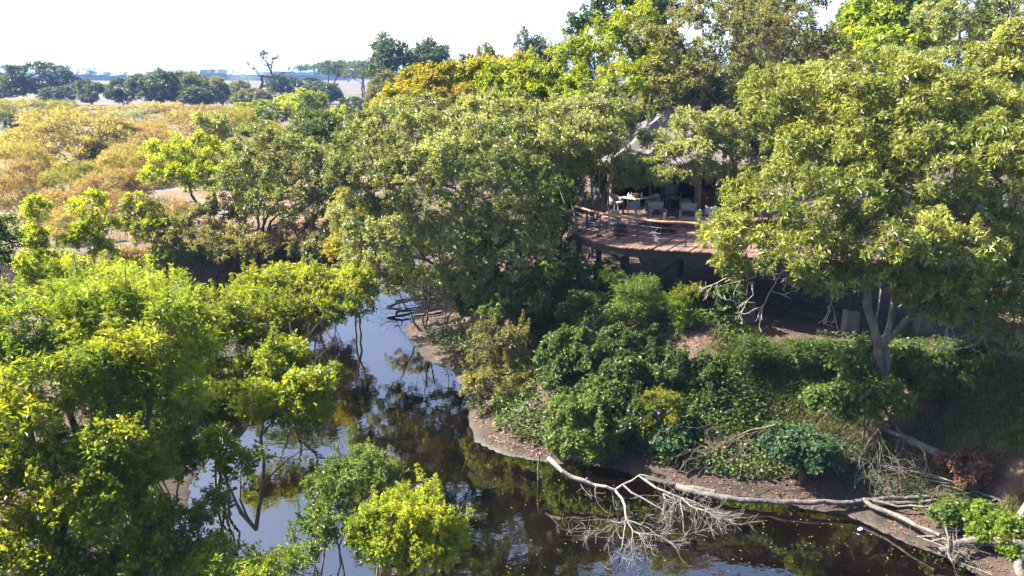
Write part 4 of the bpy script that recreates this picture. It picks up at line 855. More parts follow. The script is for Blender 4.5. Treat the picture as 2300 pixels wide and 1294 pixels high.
bank('broadleaf_shrub', 'tall broad-leaved green shrub around the foot of the pale forked trunk', XY(1950, 950, 21.9), [L_(1940,830,22.6,65,55,.6), L_(1920,900,21.9,75,55,.6), L_(1990,910,21.7,50,50,.5)], 330, 'broad', 'creeper', .52, tvar=.22, scl=(.7, 1.0))
bank('creeper_shrub', 'dark creeper shrub right of the pale forked trunk, under the tree', XY(2080, 900, 22.6), [L_(2070,830,23,60,55,.6), L_(2130,880,22.4,70,45,.6)], 200, 'vine', 'creeper', .3)
bank('creeper_shrub', 'dark shrub under the crown at the right edge, beside the last footing', XY(2240, 880, 22.6), [L_(2230,830,22.8,70,50,.7), L_(2270,900,22,60,45,.6)], 190, 'vine', 'creeper', .28)
bank('leafy_shrub', 'bright green bush in the bottom right corner behind the driftwood', XY(2220, 1210, 18.4), [L_(2210,1160,18.8,45,38,.4), L_(2255,1190,18.3,50,38,.4), L_(2190,1195,18.3,40,25,.3), L_(2280,1240,17.8,40,30,.4)], 170, 'vine', 'lime', .3, tvar=.2, scl=(.6, .9))
bank('broadleaf_shrub', 'pale green broad-leaved sprout above the forked fallen log', XY(2130, 1190, 18.8), [L_(2125,1155,19,35,26,.35)], 60, 'broad', 'creeper', .72, scl=(.6, .8))
bank('leafy_shrub', 'green ground shrub at the right edge above the bare earth', XY(2270, 1010, 20.6), [L_(2270,980,20.8,55,35,.5), L_(2230,1010,20.5,35,22,.4)], 110, 'vine', 'creeper', .62, scl=(.6, .9))
bank('dry_bush', 'dead red-brown bush on the slope at lower right', XY(2180, 1090, 19.9), [L_(2160,1040,20.2,48,34,.5), L_(2195,1075,19.8,40,34,.4)], 110, 'vine', 'red', .4, scl=(.55, .85), reach=.9)
bank('feathery_sapling', 'feathery light green sapling in front of the concrete footing', XY(1440, 740, 27.2), [L_(1455,640,27.4,40,24,.5), L_(1400,655,27.3,45,25,.5), L_(1500,680,27.1,35,30,.4), L_(1420,700,27,45,30,.5), L_(1370,630,27.8,30,20,.4)], 130, 'feather', 'creeper', .75, tvar=.15, scl=(.6, .95))
bank('feathery_sapling', 'thin arching feathery sapling right of the concrete footing, over bare shaded earth', XY(1525, 770, 26.6), [L_(1550,655,26.8,32,12,.3), L_(1525,690,26.7,24,22,.3), L_(1530,730,26.6,22,22,.3)], 50, 'feather', 'lime', .2, scl=(.6, .9), tr=.02)
bank('leafy_shrub', 'dark hanging shrub under the deck between two concrete footings', XY(1630, 740, 26.4), [L_(1630,690,26.5,35,50,.4)], 70, 'vine', 'creeper', .22, scl=(.7, 1.0))
bank('leafy_shrub', 'low scrubby shrub on the shaded slope left of the pale forked trunk', XY(1800, 830, 24.4), [L_(1790,790,24.6,80,34,.7), L_(1700,800,24.8,60,30,.6)], 190, 'feather', 'creeper', .30, scl=(.7, 1.0))
bank('red_leaved_shrub', 'reddish-brown leaved shrub at the head of the muddy spit', XY(1000, 690, 35.5), [L_(1000,610,34.6,28,30,.5), L_(1035,670,35,25,35,.5)], 60, 'oval', 'red', .75, scl=(.7, 1.0))
bank('bank_shrub', 'dark green shrub between the muddy spit and the deck, under the central tree', XY(1110, 730, 31), [L_(1110,670,31,70,60,.9), L_(1060,690,32,45,40,.8)], 220, 'vine', 'creeper', .30)
bank('bank_shrub', 'yellow-flecked shrub hanging over the head of the muddy spit', XY(960, 670, 38), [L_(950,620,36.5,60,30,.8), L_(900,650,38,50,30,.9)], 130, 'oval', 'orange', .12, scl=(.7, 1.0))

# ------------------------------------------------------------------ bushes and trees farther off: a few shapes, turned and sized for each place
SHAPES = {
 'bush':  (6.0, 3.2, [((0,0,1.7),(2.2,2.0,1.35)), ((-1.7,.3,1.2),(1.4,1.4,1.15)), ((1.8,-.2,1.25),(1.3,1.4,1.15)), ((.2,-1.3,.9),(2.2,1.2,.9))], 190, 'fine', 6, .06),
 'bush2': (6.0, 3.2, [((-.7,0,1.6),(1.8,1.7,1.45)), ((1.2,.2,1.4),(1.7,1.6,1.4)), ((0,-1.2,.9),(2.6,1.2,.9))], 190, 'fine', 6, .06),
 'round': (8.0, 8.0, [((0,0,5.2),(2.7,2.5,2.6)), ((-2.1,.4,4.0),(1.9,2,1.9)), ((2.1,-.4,4.2),(1.9,2,2.0)), ((.2,-1.2,2.9),(2.8,1.8,1.8))], 330, 'far', 2, .22),
 'round2':(8.0, 8.0, [((-1.2,0,5.4),(2.2,2.2,2.4)), ((1.6,.3,4.9),(2.2,2.2,2.4)), ((-2.2,-.5,3.3),(1.7,1.8,1.7)), ((1.4,-1,2.7),(2.5,1.8,1.7))], 330, 'far', 3, .2),
}
_first = {}
def shaped(shape, name, label, cat, cx, ytop, Y, wpx, leaf, rz, group=None, tint=.45, bark=None, ybase=None, deep=1.0):
    w0, h0, lobes, n, key, nst, tr = SHAPES[shape]; ck = (shape, tint)
    p = at(cx, ytop, Y); k = mpp(cx, ytop, Y); base = np.array((p[0], p[1] + .25 * wpx * k, gz(p[0], p[1]) - .05)); sx = wpx * k / w0 / .92; sz = max(.15, (p[2] - base[2]) / h0)
    if ck not in _first:
        lb = [(np.array(c) + np.array((0, 0, 0.0)), np.array(a)) for c, a in lobes]
        o = plant(name, label, cat, (0, 0, 0), lb, n, key, leaf, bark or TWIG, nstem=nst, tr=tr, group=group, tint=tint, tvar=.2, scl=(.6, 1.0), reach=.7, back=.8, spread=.5)
        o.location = base; o.scale = (sx, sx * deep, sz); o.rotation_euler = (0, 0, rz); _first[ck] = o; return o
    o = lean_copy(_first[ck], label, base, (sx, sx * deep, sz), rz, leaf, group, name)
    o['category'] = cat
    if not group and 'group' in o: del o['group']
    return o
GB = 'golden bushes on the plain'
for i, a in enumerate([tuple(list(q[:5]) + [('goldgreen' if q[5] == 'gold' and j % 3 == 1 else q[5])]) for j, q in enumerate([
 ('big yellow-gold bush at far left, the widest of the golden bushes', 120, 262, 81, 230, 'gold'),
 ('golden bush just right of the widest one, beside the dark hollow', 245, 285, 85, 110, 'gold'),
 ('orange-tan bush in the middle of the golden bushes', 300, 285, 87, 150, 'tan'),
 ('large pinkish-tan bush right of the silver bush', 390, 255, 97, 170, 'tan'),
 ('tan bush behind the small pale green tree', 520, 248, 103, 120, 'gold'),
 ('yellow bush below the orange-tan one, in front of the bright yellow tree', 300, 325, 72, 140, 'gold'),
 ('low golden bush at the left edge above the bare sand', 30, 330, 72, 110, 'gold'),
 ('low golden bush with green tinge above the leafless shrub', 130, 370, 62, 120, 'gold'),
 ('orange-tan low bush right of the leafless shrub', 215, 395, 58, 120, 'tan'),
 ('tan scrub bush at the left of the bright yellow tree', 290, 385, 60, 90, 'tan'),
 ('yellow-green bush at the left edge, at the foot of the dark trees', 45, 228, 147, 150, 'gold'),
 ('pale gold bush in front of the small dark tree', 180, 240, 160, 130, 'gold'),
 ('pale gold bush behind the silver bush', 320, 235, 154, 150, 'gold'),
 ('pale tan bush at the foot of the yellow-green crowns', 450, 240, 141, 120, 'tan'),
 ('dry tan bush low on the sand, nearest the lime saplings', 100, 440, 51, 110, 'tan'),
 ('dry bush behind the left lime sapling', 20, 400, 54, 90, 'tan'),
 ('greenish bush on the sand above the sunny thicket', 300, 470, 47, 110, 'gold'),
 ('tan bush at the sandy gap left of the yellow-tipped small tree', 240, 440, 51, 90, 'tan'),
 ('gold-green bush between the widest golden bush and the dark hollow tree line', 60, 290, 100, 160, 'gold'), ('tan bush right behind the orange-tan one', 350, 300, 80, 130, 'tan'), ('dull gold bush left of the bright yellow tree, level with its crown', 270, 345, 68, 110, 'gold'), ('pale bush at the left edge under the low golden one', 20, 365, 63, 100, 'tan'), ('gold bush behind the bright yellow tree', 450, 330, 68, 130, 'gold'), ('tan bush under the bright yellow tree beside its trunk', 380, 460, 50, 110, 'tan'), ('dull bush on the sand between the two lime spires', 150, 480, 46, 110, 'gold'),
 ('golden bush right of the dry thicket trees beyond the bend', 600, 290, 66, 110, 'gold')])]):
    shaped('bush' if i % 2 else 'bush2', 'golden_bush', a[0], 'bush', a[1], a[2], a[3], a[4] * 1.22, a[5], i * 1.3, GB)
shaped('bush', 'silver_bush', 'silvery grey-green bush among the golden bushes', 'bush', 275, 250, 125, 130, 'silver', .7)
shaped('bush2', 'dark_bush', 'dark shaded bush in the hollow among the golden bushes', 'bush', 215, 325, 81, 90, 'dark', .2)
shaped('bush2', 'dark_bush', 'dark green bush at the left edge behind the golden bushes', 'bush', 5, 255, 125, 50, 'dark', 1.2)
shaped('bush', 'sage_bush', 'sage bush at the foot of the small dark tree', 'bush', 125, 228, 175, 80, 'olive', 2.2)
GT = 'dark trees along the edge of the plain'
for i, a in enumerate([
 ('round', 'large dark blue-green tree at the far left on the skyline', 62, 142, 240, 145, 'dark'), ('round2', 'dark tree cut by the left edge on the skyline', -30, 165, 245, 120, 'dark'), ('round2', 'grey dark tree at the right flank of the far-left large tree', 120, 195, 226, 70, 'dark'),
 ('round2', 'small dark tree standing alone below the lone flat-topped tree', 192, 182, 220, 72, 'dark'), ('round', 'dark rounded tree left in the long row on the plain', 262, 178, 212, 62, 'dark'), ('round2', 'tallest dark tree in the long row on the plain', 330, 162, 200, 110, 'dark'),
 ('round', 'grey-green tree right of the tallest in the long row', 392, 162, 206, 100, 'olive'), ('round2', 'sage tree near the right end of the long row', 445, 168, 212, 90, 'olive'), ('round', 'low dark tree in front of the right end of the long row', 430, 195, 196, 80, 'dark'), ('round2', 'small bright green tree at the right end of the long row', 492, 192, 215, 36, 'creeper'),
 ('round', 'grey-green low tree left of the dead tree', 530, 182, 260, 70, 'olive')]):
    shaped(a[0], 'dark_tree', a[1], 'tree', a[2], a[3], a[4], a[5], a[6], i * 1.7 + .4, GT, bark=BARK)
GM = 'tree crowns beyond the river bend'
for i, a in enumerate([
 ('round', 'yellow-green crown nearest the small pale green tree', 575, 228, 126, 110, 'yellow'), ('round2', 'largest yellow-green crown beyond the river bend', 665, 208, 124, 140, 'yellow'), ('round', 'olive crown at the left of the yellow-green crowns', 560, 200, 200, 90, 'olive'), ('round2', 'dark domed crown left of the umbrella tree', 650, 172, 250, 110, 'dark'),
 ('round', 'dark domed crown in front of the umbrella tree trunk', 715, 185, 226, 100, 'dark'), ('round2', 'bright crown right of the largest yellow-green one', 745, 245, 110, 90, 'yellow'), ('round', 'olive crown below the umbrella trees beside the tall dark tree', 790, 220, 160, 70, 'dark'), ('round2', 'pale green crown on the left above the dark stems', 580, 275, 103, 90, 'olive'), ('round', 'olive crown above the dark tree with bare stems', 690, 270, 97, 120, 'olive'), ('round2', 'green crown touching the orange creeper', 765, 285, 92, 80, 'olive'),
 ('round', 'soft grey-green crown just left of the many-stemmed tree beyond the river', 530, 330, 48, 70, 'grey')]):
    shaped(a[0], 'rounded_tree', a[1], 'tree', a[2], a[3], a[4], a[5], a[6], i * 2.1, GM, bark=BARK)
GH = 'trees on the skyline behind the tent'
for i, a in enumerate([
 ('round2', 'dark olive tall tree on the skyline, left of the orange tinged tree', 900, 92, 135, 150, 'dark'), ('round', 'dark upper right crown of the skyline beside the dark olive tall tree', 965, 95, 138, 115, 'dark'), ('round', 'olive lower left tree under the dark olive tall tree', 865, 165, 120, 90, 'olive'), ('round', 'hazy grey tree on the skyline behind the orange tinged tree', 1085, 112, 80, 110, 'olive'),
 ('round2', 'dark tree with bare twigs above it on the skyline', 1195, 88, 110, 130, 'dark'), ('round', 'blue-green low tree on the skyline right of the bare twigs', 1270, 105, 110, 130, 'dark'), ('round2', 'green crown behind the bright yellow-green tree at the skyline', 1200, 140, 56, 120, 'yellow'), ('round2', 'dark crown at the very top, right of the centre', 1480, 0, 62, 100, 'dark'), ('round', 'dark green crown behind the bright green upright tree', 1910, 30, 60, 90, 'creeper'), ('round2', 'hazy grey crown high behind the airy olive tree', 1720, -10, 64, 150, 'grey'), ('round', 'grey crown high in the top right corner', 2270, -20, 56, 110, 'grey')]):
    shaped(a[0], 'skyline_tree', a[1], 'tree', a[2], a[3], a[4], a[5], a[6], i * 1.9, GH, bark=BARK)

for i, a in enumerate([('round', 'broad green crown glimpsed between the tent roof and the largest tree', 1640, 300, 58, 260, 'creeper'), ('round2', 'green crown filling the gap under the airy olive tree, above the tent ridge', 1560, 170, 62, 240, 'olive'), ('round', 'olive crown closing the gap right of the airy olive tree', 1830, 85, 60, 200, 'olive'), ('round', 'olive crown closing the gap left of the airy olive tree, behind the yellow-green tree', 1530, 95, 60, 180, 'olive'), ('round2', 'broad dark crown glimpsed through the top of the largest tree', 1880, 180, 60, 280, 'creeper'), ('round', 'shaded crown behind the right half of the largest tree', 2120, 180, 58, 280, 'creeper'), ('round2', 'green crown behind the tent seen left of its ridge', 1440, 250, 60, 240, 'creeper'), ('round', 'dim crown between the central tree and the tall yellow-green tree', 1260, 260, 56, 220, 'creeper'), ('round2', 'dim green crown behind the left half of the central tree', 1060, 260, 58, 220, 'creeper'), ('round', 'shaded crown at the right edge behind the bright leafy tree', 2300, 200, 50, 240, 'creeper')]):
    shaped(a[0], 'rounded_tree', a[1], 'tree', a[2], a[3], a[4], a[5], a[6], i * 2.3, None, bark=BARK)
# umbrella trees: flat tiered crowns
def umbrella_tree(name, label, cx, ytop, Y, wpx, ythick, xb, seed, leaf='dark', n=150, tiers=5, tr=.45, tint=.5):
    p = at(cx, ytop, Y); k = mpp(cx, ytop, Y); W = wpx * k / 2; rg = np.random.default_rng(seed); lob = []; th = ythick * k
    for i in range(tiers):
        a = rg.uniform(0, 6.28); rr = W * (0 if i == 0 else rg.uniform(.35, .68)); lob.append((np.array((p[0] + rr * math.cos(a), p[1] + rr * math.sin(a) * .8, p[2] - th * (.35 + .55 * (rr / W) ** 1.5) + rg.normal(0, .1 * th))), np.array((W * rg.uniform(.36, .52), W * .42, th * .15))))
    lob[0] = (lob[0][0], np.array((W * .62, W * .6, th * .17)))
    xx, yy, _ = at(xb, ytop, Y)
    return plant(name, label, 'tree', (xx, yy), lob, n, 'pad', leaf, BARK, nstem=2, tr=tr, tint=tint, tvar=.15, up=.8, scl=(W * .06, W * .10), reach=.8, lift=.0, tip=.03, inner=.05, back=.9)
umbrella_tree('umbrella_thorn', 'wide flat-topped umbrella tree on the skyline left of centre', 745, 132, 260, 185, 50, 735, 5, 'dark', 300, 9)
umbrella_tree('umbrella_thorn', 'flat-topped umbrella tree with crooked dark trunk left of the dark olive tall tree', 815, 146, 245, 110, 44, 815, 6, 'dark', 140, 7)
umbrella_tree('umbrella_thorn', 'lone small flat-topped tree far out on the plain', 203, 151, 540, 36, 16, 208, 7, 'dark', 90, 5, .35, .3)
# bare trees
rng = np.random.default_rng(21)
dt = thing('dead_tree', 'bare crooked dead tree standing on the skyline', 'tree', (at(580, 210, 250)[0], 250, gz(at(580, 210, 250)[0], 250) - .1)); w = Wood(); B = np.array(dt.location)
w.stem([p - B for p in pts((580,236,250), (580,205,250), (590,185,250), (585,170,250), (612,172,250), (600,140,250), (588,128,250))], (.6, .12), False, .1, rng)
for px, py, dx, dz, l in ((612,172,.9,.5,2.2), (605,155,.8,.8,1.8), (590,185,.9,.2,1.6), (585,172,-.7,.6,1.4), (588,130,-.4,.6,.9), (592,132,.3,.9,.9), (610,165,.2,1,1.9), (582,200,.9,.3,1.6), (580,205,-.8,.5,1.2)): deadwood(w, at(px, py, 250) - B, (dx, rng.normal(0, .4), dz), l * 2.6, .17, 2, rng, .35, 0, 4)
link('trunk', w.mesh('trunk', BARK, .03), dt); tips = w.P[:w.n][(w.P[:w.n, 2] > 8.0) & (rng.random(w.n) < .08)]
V, t = stamp(tips, np.tile((0, 0, 1.0), (len(tips), 1)), np.full(len(tips), .6), 'far', rng, np.full(len(tips), .4)); link('crown', crown_mesh('crown', V, t, LM['dark']), dt)
def bare_shrub(name, label, px, py, Y, h, n, seed, m=TWIG, r=.03, cat='shrub'):
    rg = np.random.default_rng(seed); x, y = XY(px, py, Y); o = thing(name, label, cat, (x, y, gz(x, y) - .05)); w = Wood()
    for i in range(n):
        a = rg.uniform(0, 6.28); deadwood(w, (0, 0, 0), (math.cos(a) * .7, math.sin(a) * .7, 1), h * rg.uniform(.6, 1), r, 2, rg, .35, .1, 5)
    link('branches', w.mesh('branches', m, .008), o); return o
bare_shrub('leafless_shrub', 'leafless grey-brown shrub on bare sand at the left', 48, 470, 60, 2.6, 9, 31)
o = bare_shrub('bare_branches', 'two bare branches sticking up on the skyline above the dark tree', 1185, 150, 71, 5.2, 3, 33, BARK, .06, 'branch')
o.location = (at(1185, 150, 71)[0], 71.8, at(1185, 130, 71)[2])
o = bare_shrub('twig_thicket', 'brown twiggy thicket inside the airy olive tree beside its dark limb', 1755, 230, 40.5, 3.6, 9, 35, TWIG, .03, 'twigs'); o.location = at(1750, 200, 40.6)

# ------------------------------------------------------------------ dead wood on the bank and in the water
def wood_thing(name, label, cat, chains, m=DRIFT, twigs=(), seed=1, tip=.006, part='trunk'):
    """chains: (points, (r0, r1)); twigs: (start, dir, length, radius, depth, forks, grav)"""
    rg = np.random.default_rng(seed); B = np.array(chains[0][0][0]); o = thing(name, label, cat, B); w = Wood()
    for i, (p, r) in enumerate(chains): w.stem([np.array(q) - B for q in p], r, i > 0, .02, rg, .25)
    link(part, w.mesh(part, m, tip, thin=5), o)
    if twigs:
        for s, d, l, r, dep, nf, gr, fl in twigs:
            w = Wood(); deadwood(w, np.array(s) - B, d, l, r, dep, rg, .3, gr, nf, None, -1, None if fl is None else fl - B[2]); link('branch', w.mesh('branch', m, tip * .8), o)
    return o
Z = lambda px, py, z: onz(px, py, z)
wood_thing('forked_dead_branch', 'bare pale forked branch fanning out over the dark water', 'branch', [
  ([Z(1232,1030,.9), Z(1262,1058,.75), Z(1310,1082,.55), Z(1382,1100,.45), Z(1418,1078,.6), Z(1436,1066,.75)], (.085, .02)),
  ([Z(1385,1098,.45), Z(1402,1135,.35), Z(1408,1168,.25)], (.045, .03)), ([Z(1436,1066,.7), Z(1470,1095,.6), Z(1505,1108,.55), Z(1530,1118,.5)], (.045, .025)), ([Z(1395,1095,.5), Z(1440,1120,.35), Z(1490,1145,.25)], (.04, .015))],
  twigs=[(Z(1408,1168,.3), (a, -.9, -.1), l, .021, 2, 6, .1, .02) for a, l in ((-.75, 1.3), (-.45, 1.35), (-.2, 1.4), (.1, 1.4), (.5, 1.3), (1.0, 1.5))] + [(Z(1530,1118,.5), (a, -.9, -.1), l, .021, 2, 6, .1, .02) for a, l in ((-.9, 1.1), (-.3, 1.3), (.1, 1.3), (.5, 1.4), (1.0, 1.3), (1.6, 1.1))] + [(Z(1490,1108,.5), (a, -1, -.1), 1.0, .018, 2, 5, .1, .02) for a in (-.3, .3, .8)] + [(Z(1340,1090,.5), (-.3, -.6, -.4), .8, .014, 1, 3, .3, .02), (Z(1300,1078,.55), (.4, -.6, -.4), .7, .014, 1, 3, .3, .02), (Z(1436,1066,.7), (.8, -.5, -.1), 1.6, .02, 2, 5, .2, .02)], m=mat('pale_driftwood', [(.09,.08,.075), (.15,.138,.13), (.21,.195,.185)], .85, 9, .5, 24), seed=4)
wood_thing('fallen_log', 'long pale fallen tree trunk lying along the waterline at lower right', 'log', [
  ([Z(1520,1092,.12), Z(1570,1108,.15), Z(1640,1120,.18), Z(1760,1127,.25), Z(1880,1128,.32), Z(1940,1124,.38), Z(2050,1118,.55), Z(2150,1112,.8)], (.10, .05)),
  ([Z(1935,1128,.36), Z(2000,1150,.4), Z(2060,1180,.45), Z(2110,1200,.5)], (.08, .05)), ([Z(1960,1130,.38), Z(2060,1128,.5), Z(2130,1118,.7), Z(2250,1128,.9)], (.06, .025)), ([Z(1990,1135,.4), Z(2070,1140,.55), Z(2140,1138,.7)], (.035, .02))],
  twigs=[(Z(2110,1200,.5), (.9, .3, .1), .8, .02, 1, 4, .1, .1), (Z(2150,1112,.8), (1, .2, .1), 1.2, .025, 2, 4, .1, .3)], seed=5)
wood_thing('driftwood_log', 'short floating log end at the left tip of the long fallen trunk', 'log', [([Z(1518,1088,.10), Z(1560,1098,.12), Z(1604,1106,.14)], (.05, .09))], seed=6)
wood_thing('broken_log', 'thick broken grey log slanting down the slope at lower right', 'log', [
  ([Z(1962,950,1.85), Z(2010,972,1.75), Z(2070,1002,1.6), Z(2130,1030,1.45)], (.07, .15)), ([Z(2030,985,1.75), Z(2010,955,2.0), Z(1992,925,2.2)], (.06, .045)), ([Z(2022,975,1.75), Z(2018,1000,1.6), Z(2012,1012,1.5)], (.03, .015))],
  twigs=[(Z(2000,940,2.1), (.5, -.1, .2), .5, .012, 1, 3, 0, None), (Z(2040,980,1.8), (1, .1, .1), 1.6, .014, 1, 3, .1, None)], seed=7)
wood_thing('dead_brushwood', 'fan of bare grey twigs hanging down the slope left of the broken log', 'branch', [([Z(1965,898,2.6), Z(1958,935,2.3), Z(1945,960,2.1)], (.04, .03))],
  twigs=[(Z(1950 + 4 * i, 945 + 3 * i, 2.2), (d, -.8, -.9), l, .016, 2, 4, .35, .5) for i, (d, l) in enumerate(((-.9, 1.4), (-.6, 1.5), (-.3, 1.5), (-.1, 1.5), (.2, 1.5), (.5, 1.4), (-1.2, 1.2)))], seed=8)
wood_thing('dead_brushwood', 'tangle of long bare grey branches below the broken log, above the fallen trunk', 'branch', [([Z(2240,1120,1.0), Z(2150,1085,1.15), Z(2060,1060,1.15), Z(1990,1045,1.2)], (.03, .012)), ([Z(2250,1135,.9), Z(2170,1105,1.0), Z(2080,1075,1.0)], (.026, .01)), ([Z(2290,1150,.9), Z(2190,1120,.9), Z(2120,1098,.9)], (.024, .01))],
  twigs=[(Z(2200 - 28 * i, 1105 - 9 * i, 1.1), (-1, .25 + .2 * (i % 3), .12), 1.5, .012, 2, 4, .1, .6) for i in range(9)], seed=9)
wood_thing('dead_brushwood', 'dark twig tangle on the slope left of the round broad-leaved shrub', 'branch', [([Z(1740,955,2.1), Z(1690,965,1.9), Z(1640,985,1.6)], (.025, .012))], TWIG,
  twigs=[(Z(1720 - 12 * i, 962 + 4 * i, 1.9), (-.9, -.5 + .15 * (i % 4), -.2), 1.2, .012, 2, 5, .2, .5) for i in range(7)], seed=10)
wood_thing('bare_stick', 'thin bare curved stick lying down the slope left of the round broad-leaved shrub', 'stick', [([Z(1610,965,1.9), Z(1640,1000,1.5), Z(1668,1030,1.0), Z(1660,1075,.5)], (.016, .010))], seed=11)
wood_thing('upright_stick', 'short weathered stake standing upright in the water by the vine-draped shrub', 'stake', [([Z(1209,1092,-.3), Z(1209,1088,0) * np.array((1, 1, 0)) + np.array((0, 0, .45)), Z(1209,1088,0) * np.array((1, 1, 0)) + np.array((.01, 0, .92))], (.035, .028))], seed=12)
wood_thing('driftwood_pile', 'jumble of driftwood sticks at the waterline in the bottom right corner', 'driftwood', [
  ([Z(2060,1205,.3), Z(2110,1225,.35), Z(2150,1240,.4)], (.03, .02)), ([Z(2080,1218,.3), Z(2120,1210,.45)], (.05, .03)), ([Z(2150,1290,.15), Z(2130,1240,.4), Z(2125,1190,.7)], (.02, .03)), ([Z(2090,1195,.35), Z(2130,1215,.5), Z(2180,1260,.2)], (.03, .015)), ([Z(2120,1250,.2), Z(2190,1275,.25), Z(2230,1292,.3)], (.03, .02))],
  twigs=[(Z(2080 + 14 * i, 1205 + 6 * i, .35), (rng.normal(0, 1), rng.normal(-.3, .6), .1), .8, .014, 2, 4, .1, .05) for i in range(8)], seed=13)
wood_thing('fallen_log', 'thick curved grey log end in the bottom right corner below the bright green bush', 'log', [([Z(2108,1238,.30), Z(2150,1222,.45), Z(2200,1216,.55), Z(2280,1222,.6), Z(2330,1230,.6)], (.09, .15))], seed=14)
wood_thing('tree_stump', 'gnarled root stump at the bottom right corner', 'stump', [([Z(2300,1320,.0), Z(2288,1275,.25), Z(2300,1245,.45)], (.16, .10)), ([Z(2290,1280,.2), Z(2265,1290,.1)], (.07, .03))], seed=15)
wood_thing('leaning_tree', 'bare pale slanting trunk cut by the right edge', 'trunk', [([Z(2282,1185,.8), Z(2302,1140,1.2), Z(2330,1090,1.9)], (.085, .07))], BARKP, seed=16)
wood_thing('fallen_log', 'small pale log lying across the head of the muddy spit', 'log', [([Z(930,709,.22), Z(965,705,.25), Z(992,702,.3)], (.06, .09))], seed=17)
wood_thing('driftwood_pile', 'grey driftwood jammed across the narrow channel behind the muddy spit', 'driftwood', [([Z(870,690,.3), Z(920,675,.35), Z(985,668,.4)], (.07, .05)), ([Z(890,700,.25), Z(945,688,.3)], (.05, .04)), ([Z(880,678,.3), Z(950,664,.4), Z(1000,660,.5)], (.06, .05)), ([Z(905,712,.1), Z(900,690,.5), Z(880,660,.9)], (.03, .015))],
  twigs=[(Z(890 + 12 * i, 696 - 3 * i, .3), (rng.normal(0, 1), rng.normal(0, .6), .3), 1.3, .02, 2, 4, .1, .05) for i in range(8)], seed=18)
wood_thing('bare_stick', 'dark stick at the near end of the muddy spit', 'stick', [([Z(1002,812,.12), Z(1018,798,.35), Z(1030,786,.6)], (.03, .02)), ([Z(1015,800,.3), Z(1032,822,.1)], (.025, .015))], TWIG, seed=19)
wood_thing('snag', 'bare pale twigs rising from the bottom edge beside the bright yellow-green shrub', 'branch', [([at(1000, 1230, 14), at(1020, 1180, 14.1), at(1040, 1130, 14.2)], (.012, .006))], DRIFT, twigs=[(at(1005, 1200, 14), (.8, .2, .5), .6, .007, 1, 4, 0, None), (at(1010, 1190, 14), (.7, .1, .1), .5, .006, 1, 3, 0, None)], seed=20)
lt = MB().box((0, 0, .02), (.12, .08, .035), np.array(Matrix.Rotation(.4, 3, 'Z')), .8).build('litter_scrap', WHITE); lt.location = Z(1932, 1190, .05); prop(lt, 'tiny white scrap of litter at the waterline', 'litter')

# ------------------------------------------------------------------ what nobody counts: grass, ground cover, litter, floating leaves, far woods
def scatter_leaves(name, X, Y, zoff, L, W, leaf, rng, tint, flat=2.5, tilt=.3, label=None, cat=None, z=None):
    n = len(X); zz = (ground_z(X, Y) if z is None else np.full(n, z)) + zoff; B_ = np.stack([X, Y, zz], 1); a = rng.uniform(0, 6.28, n); D = np.stack([np.cos(a), np.sin(a), rng.normal(0, tilt, n)], 1)
    N = np.array((0, 0, 1.0)) * flat + rng.normal(0, .5, (n, 3)); k = rng.uniform(.6, 1.25, n)
    V = leaf_quads(B_, D, N, k * L, k * W, .12); o = link(name, crown_mesh(name, V, np.clip(tint + rng.normal(0, .25, n), 0, 1), LM[leaf])); prop(o, label, cat, kind='stuff'); return o
def blades(name, X, Y, h, w, leaf, rng, tint, label, lean=.45):
    n = len(X); B_ = np.stack([X, Y, ground_z(X, Y) - .02], 1); a = rng.uniform(0, 6.28, n); D = np.stack([np.cos(a) * lean, np.sin(a) * lean, np.ones(n)], 1) + rng.normal(0, .15, (n, 3)); k = rng.uniform(.5, 1.3, n) * h
    N = np.stack([np.cos(a), np.sin(a), -np.full(n, lean)], 1); D /= np.linalg.norm(D, axis=1)[:, None]; s = np.cross(D, N); s /= np.linalg.norm(s, axis=1)[:, None] + 1e-9; s *= w * .5
    mid = B_ + D * (k * .55)[:, None]; tip = B_ + D * k[:, None] * .9 + np.stack([np.cos(a), np.sin(a), -np.ones(n) * .6], 1) * (k * .22)[:, None]
    V = np.stack([B_ - s * .3, mid - s, tip, mid + s], 1); o = link(name, crown_mesh(name, V, np.clip(tint + rng.normal(0, .22, n), 0, 1), LM[leaf])); prop(o, label, 'grass', kind='stuff'); return o
rng = np.random.default_rng(55)
def region(n, x0, x1, y0, y1, zmin, zmax, patch=0.0, ps=1.4, seed=0):
    X = rng.uniform(x0, x1, n); Y = rng.uniform(y0, y1, n); z = ground_z(X, Y); ok = (z > zmin) & (z < zmax) & (hash_noise(X, Y, ps, seed) > patch); return X[ok], Y[ok]
X, Y = region(75000, 2, 17, 18, 26, .5, 3.5, .33, 1.5, 4); blades('bank_grass', X, Y, .42, .022, 'grass', rng, .35, 'shaded grass and weeds covering the river bank slope')
X, Y = region(36000, 3, 17, 17.5, 25.5, .3, 3.4, .40, 1.2, 9); scatter_leaves('ground_cover', X, Y, .05 + rng.random(len(X)) ** 2 * .3, .10, .08, 'creeper', rng, .35, 1.4, .4, 'low green creeping plants on the bank', 'ground cover')
X, Y = region(34000, -1.5, 8, 21.5, 32, .22, 3.7, .34, 1.3, 6); scatter_leaves('ground_cover', X, Y, .08 + rng.random(len(X)) ** 2 * .4, .13, .09, 'creeper', rng, .35, 1.2, .5, 'low creepers covering the bank between the spit and the deck', 'ground cover')
X, Y = region(26000, -22, -9, 40.5, 47, .5, 3, .35, 1.5, 3); blades('bank_grass', X, Y, .55, .03, 'straw', rng, .35, 'dry straw grass on the cut bank beyond the river')
X, Y = region(36000, -60, -8, 46, 105, .5, 5, .38, 4.0, 2); blades('dry_grass', X, Y, .6, .05, 'straw', rng, .55, 'dry straw grass over the plain at left')
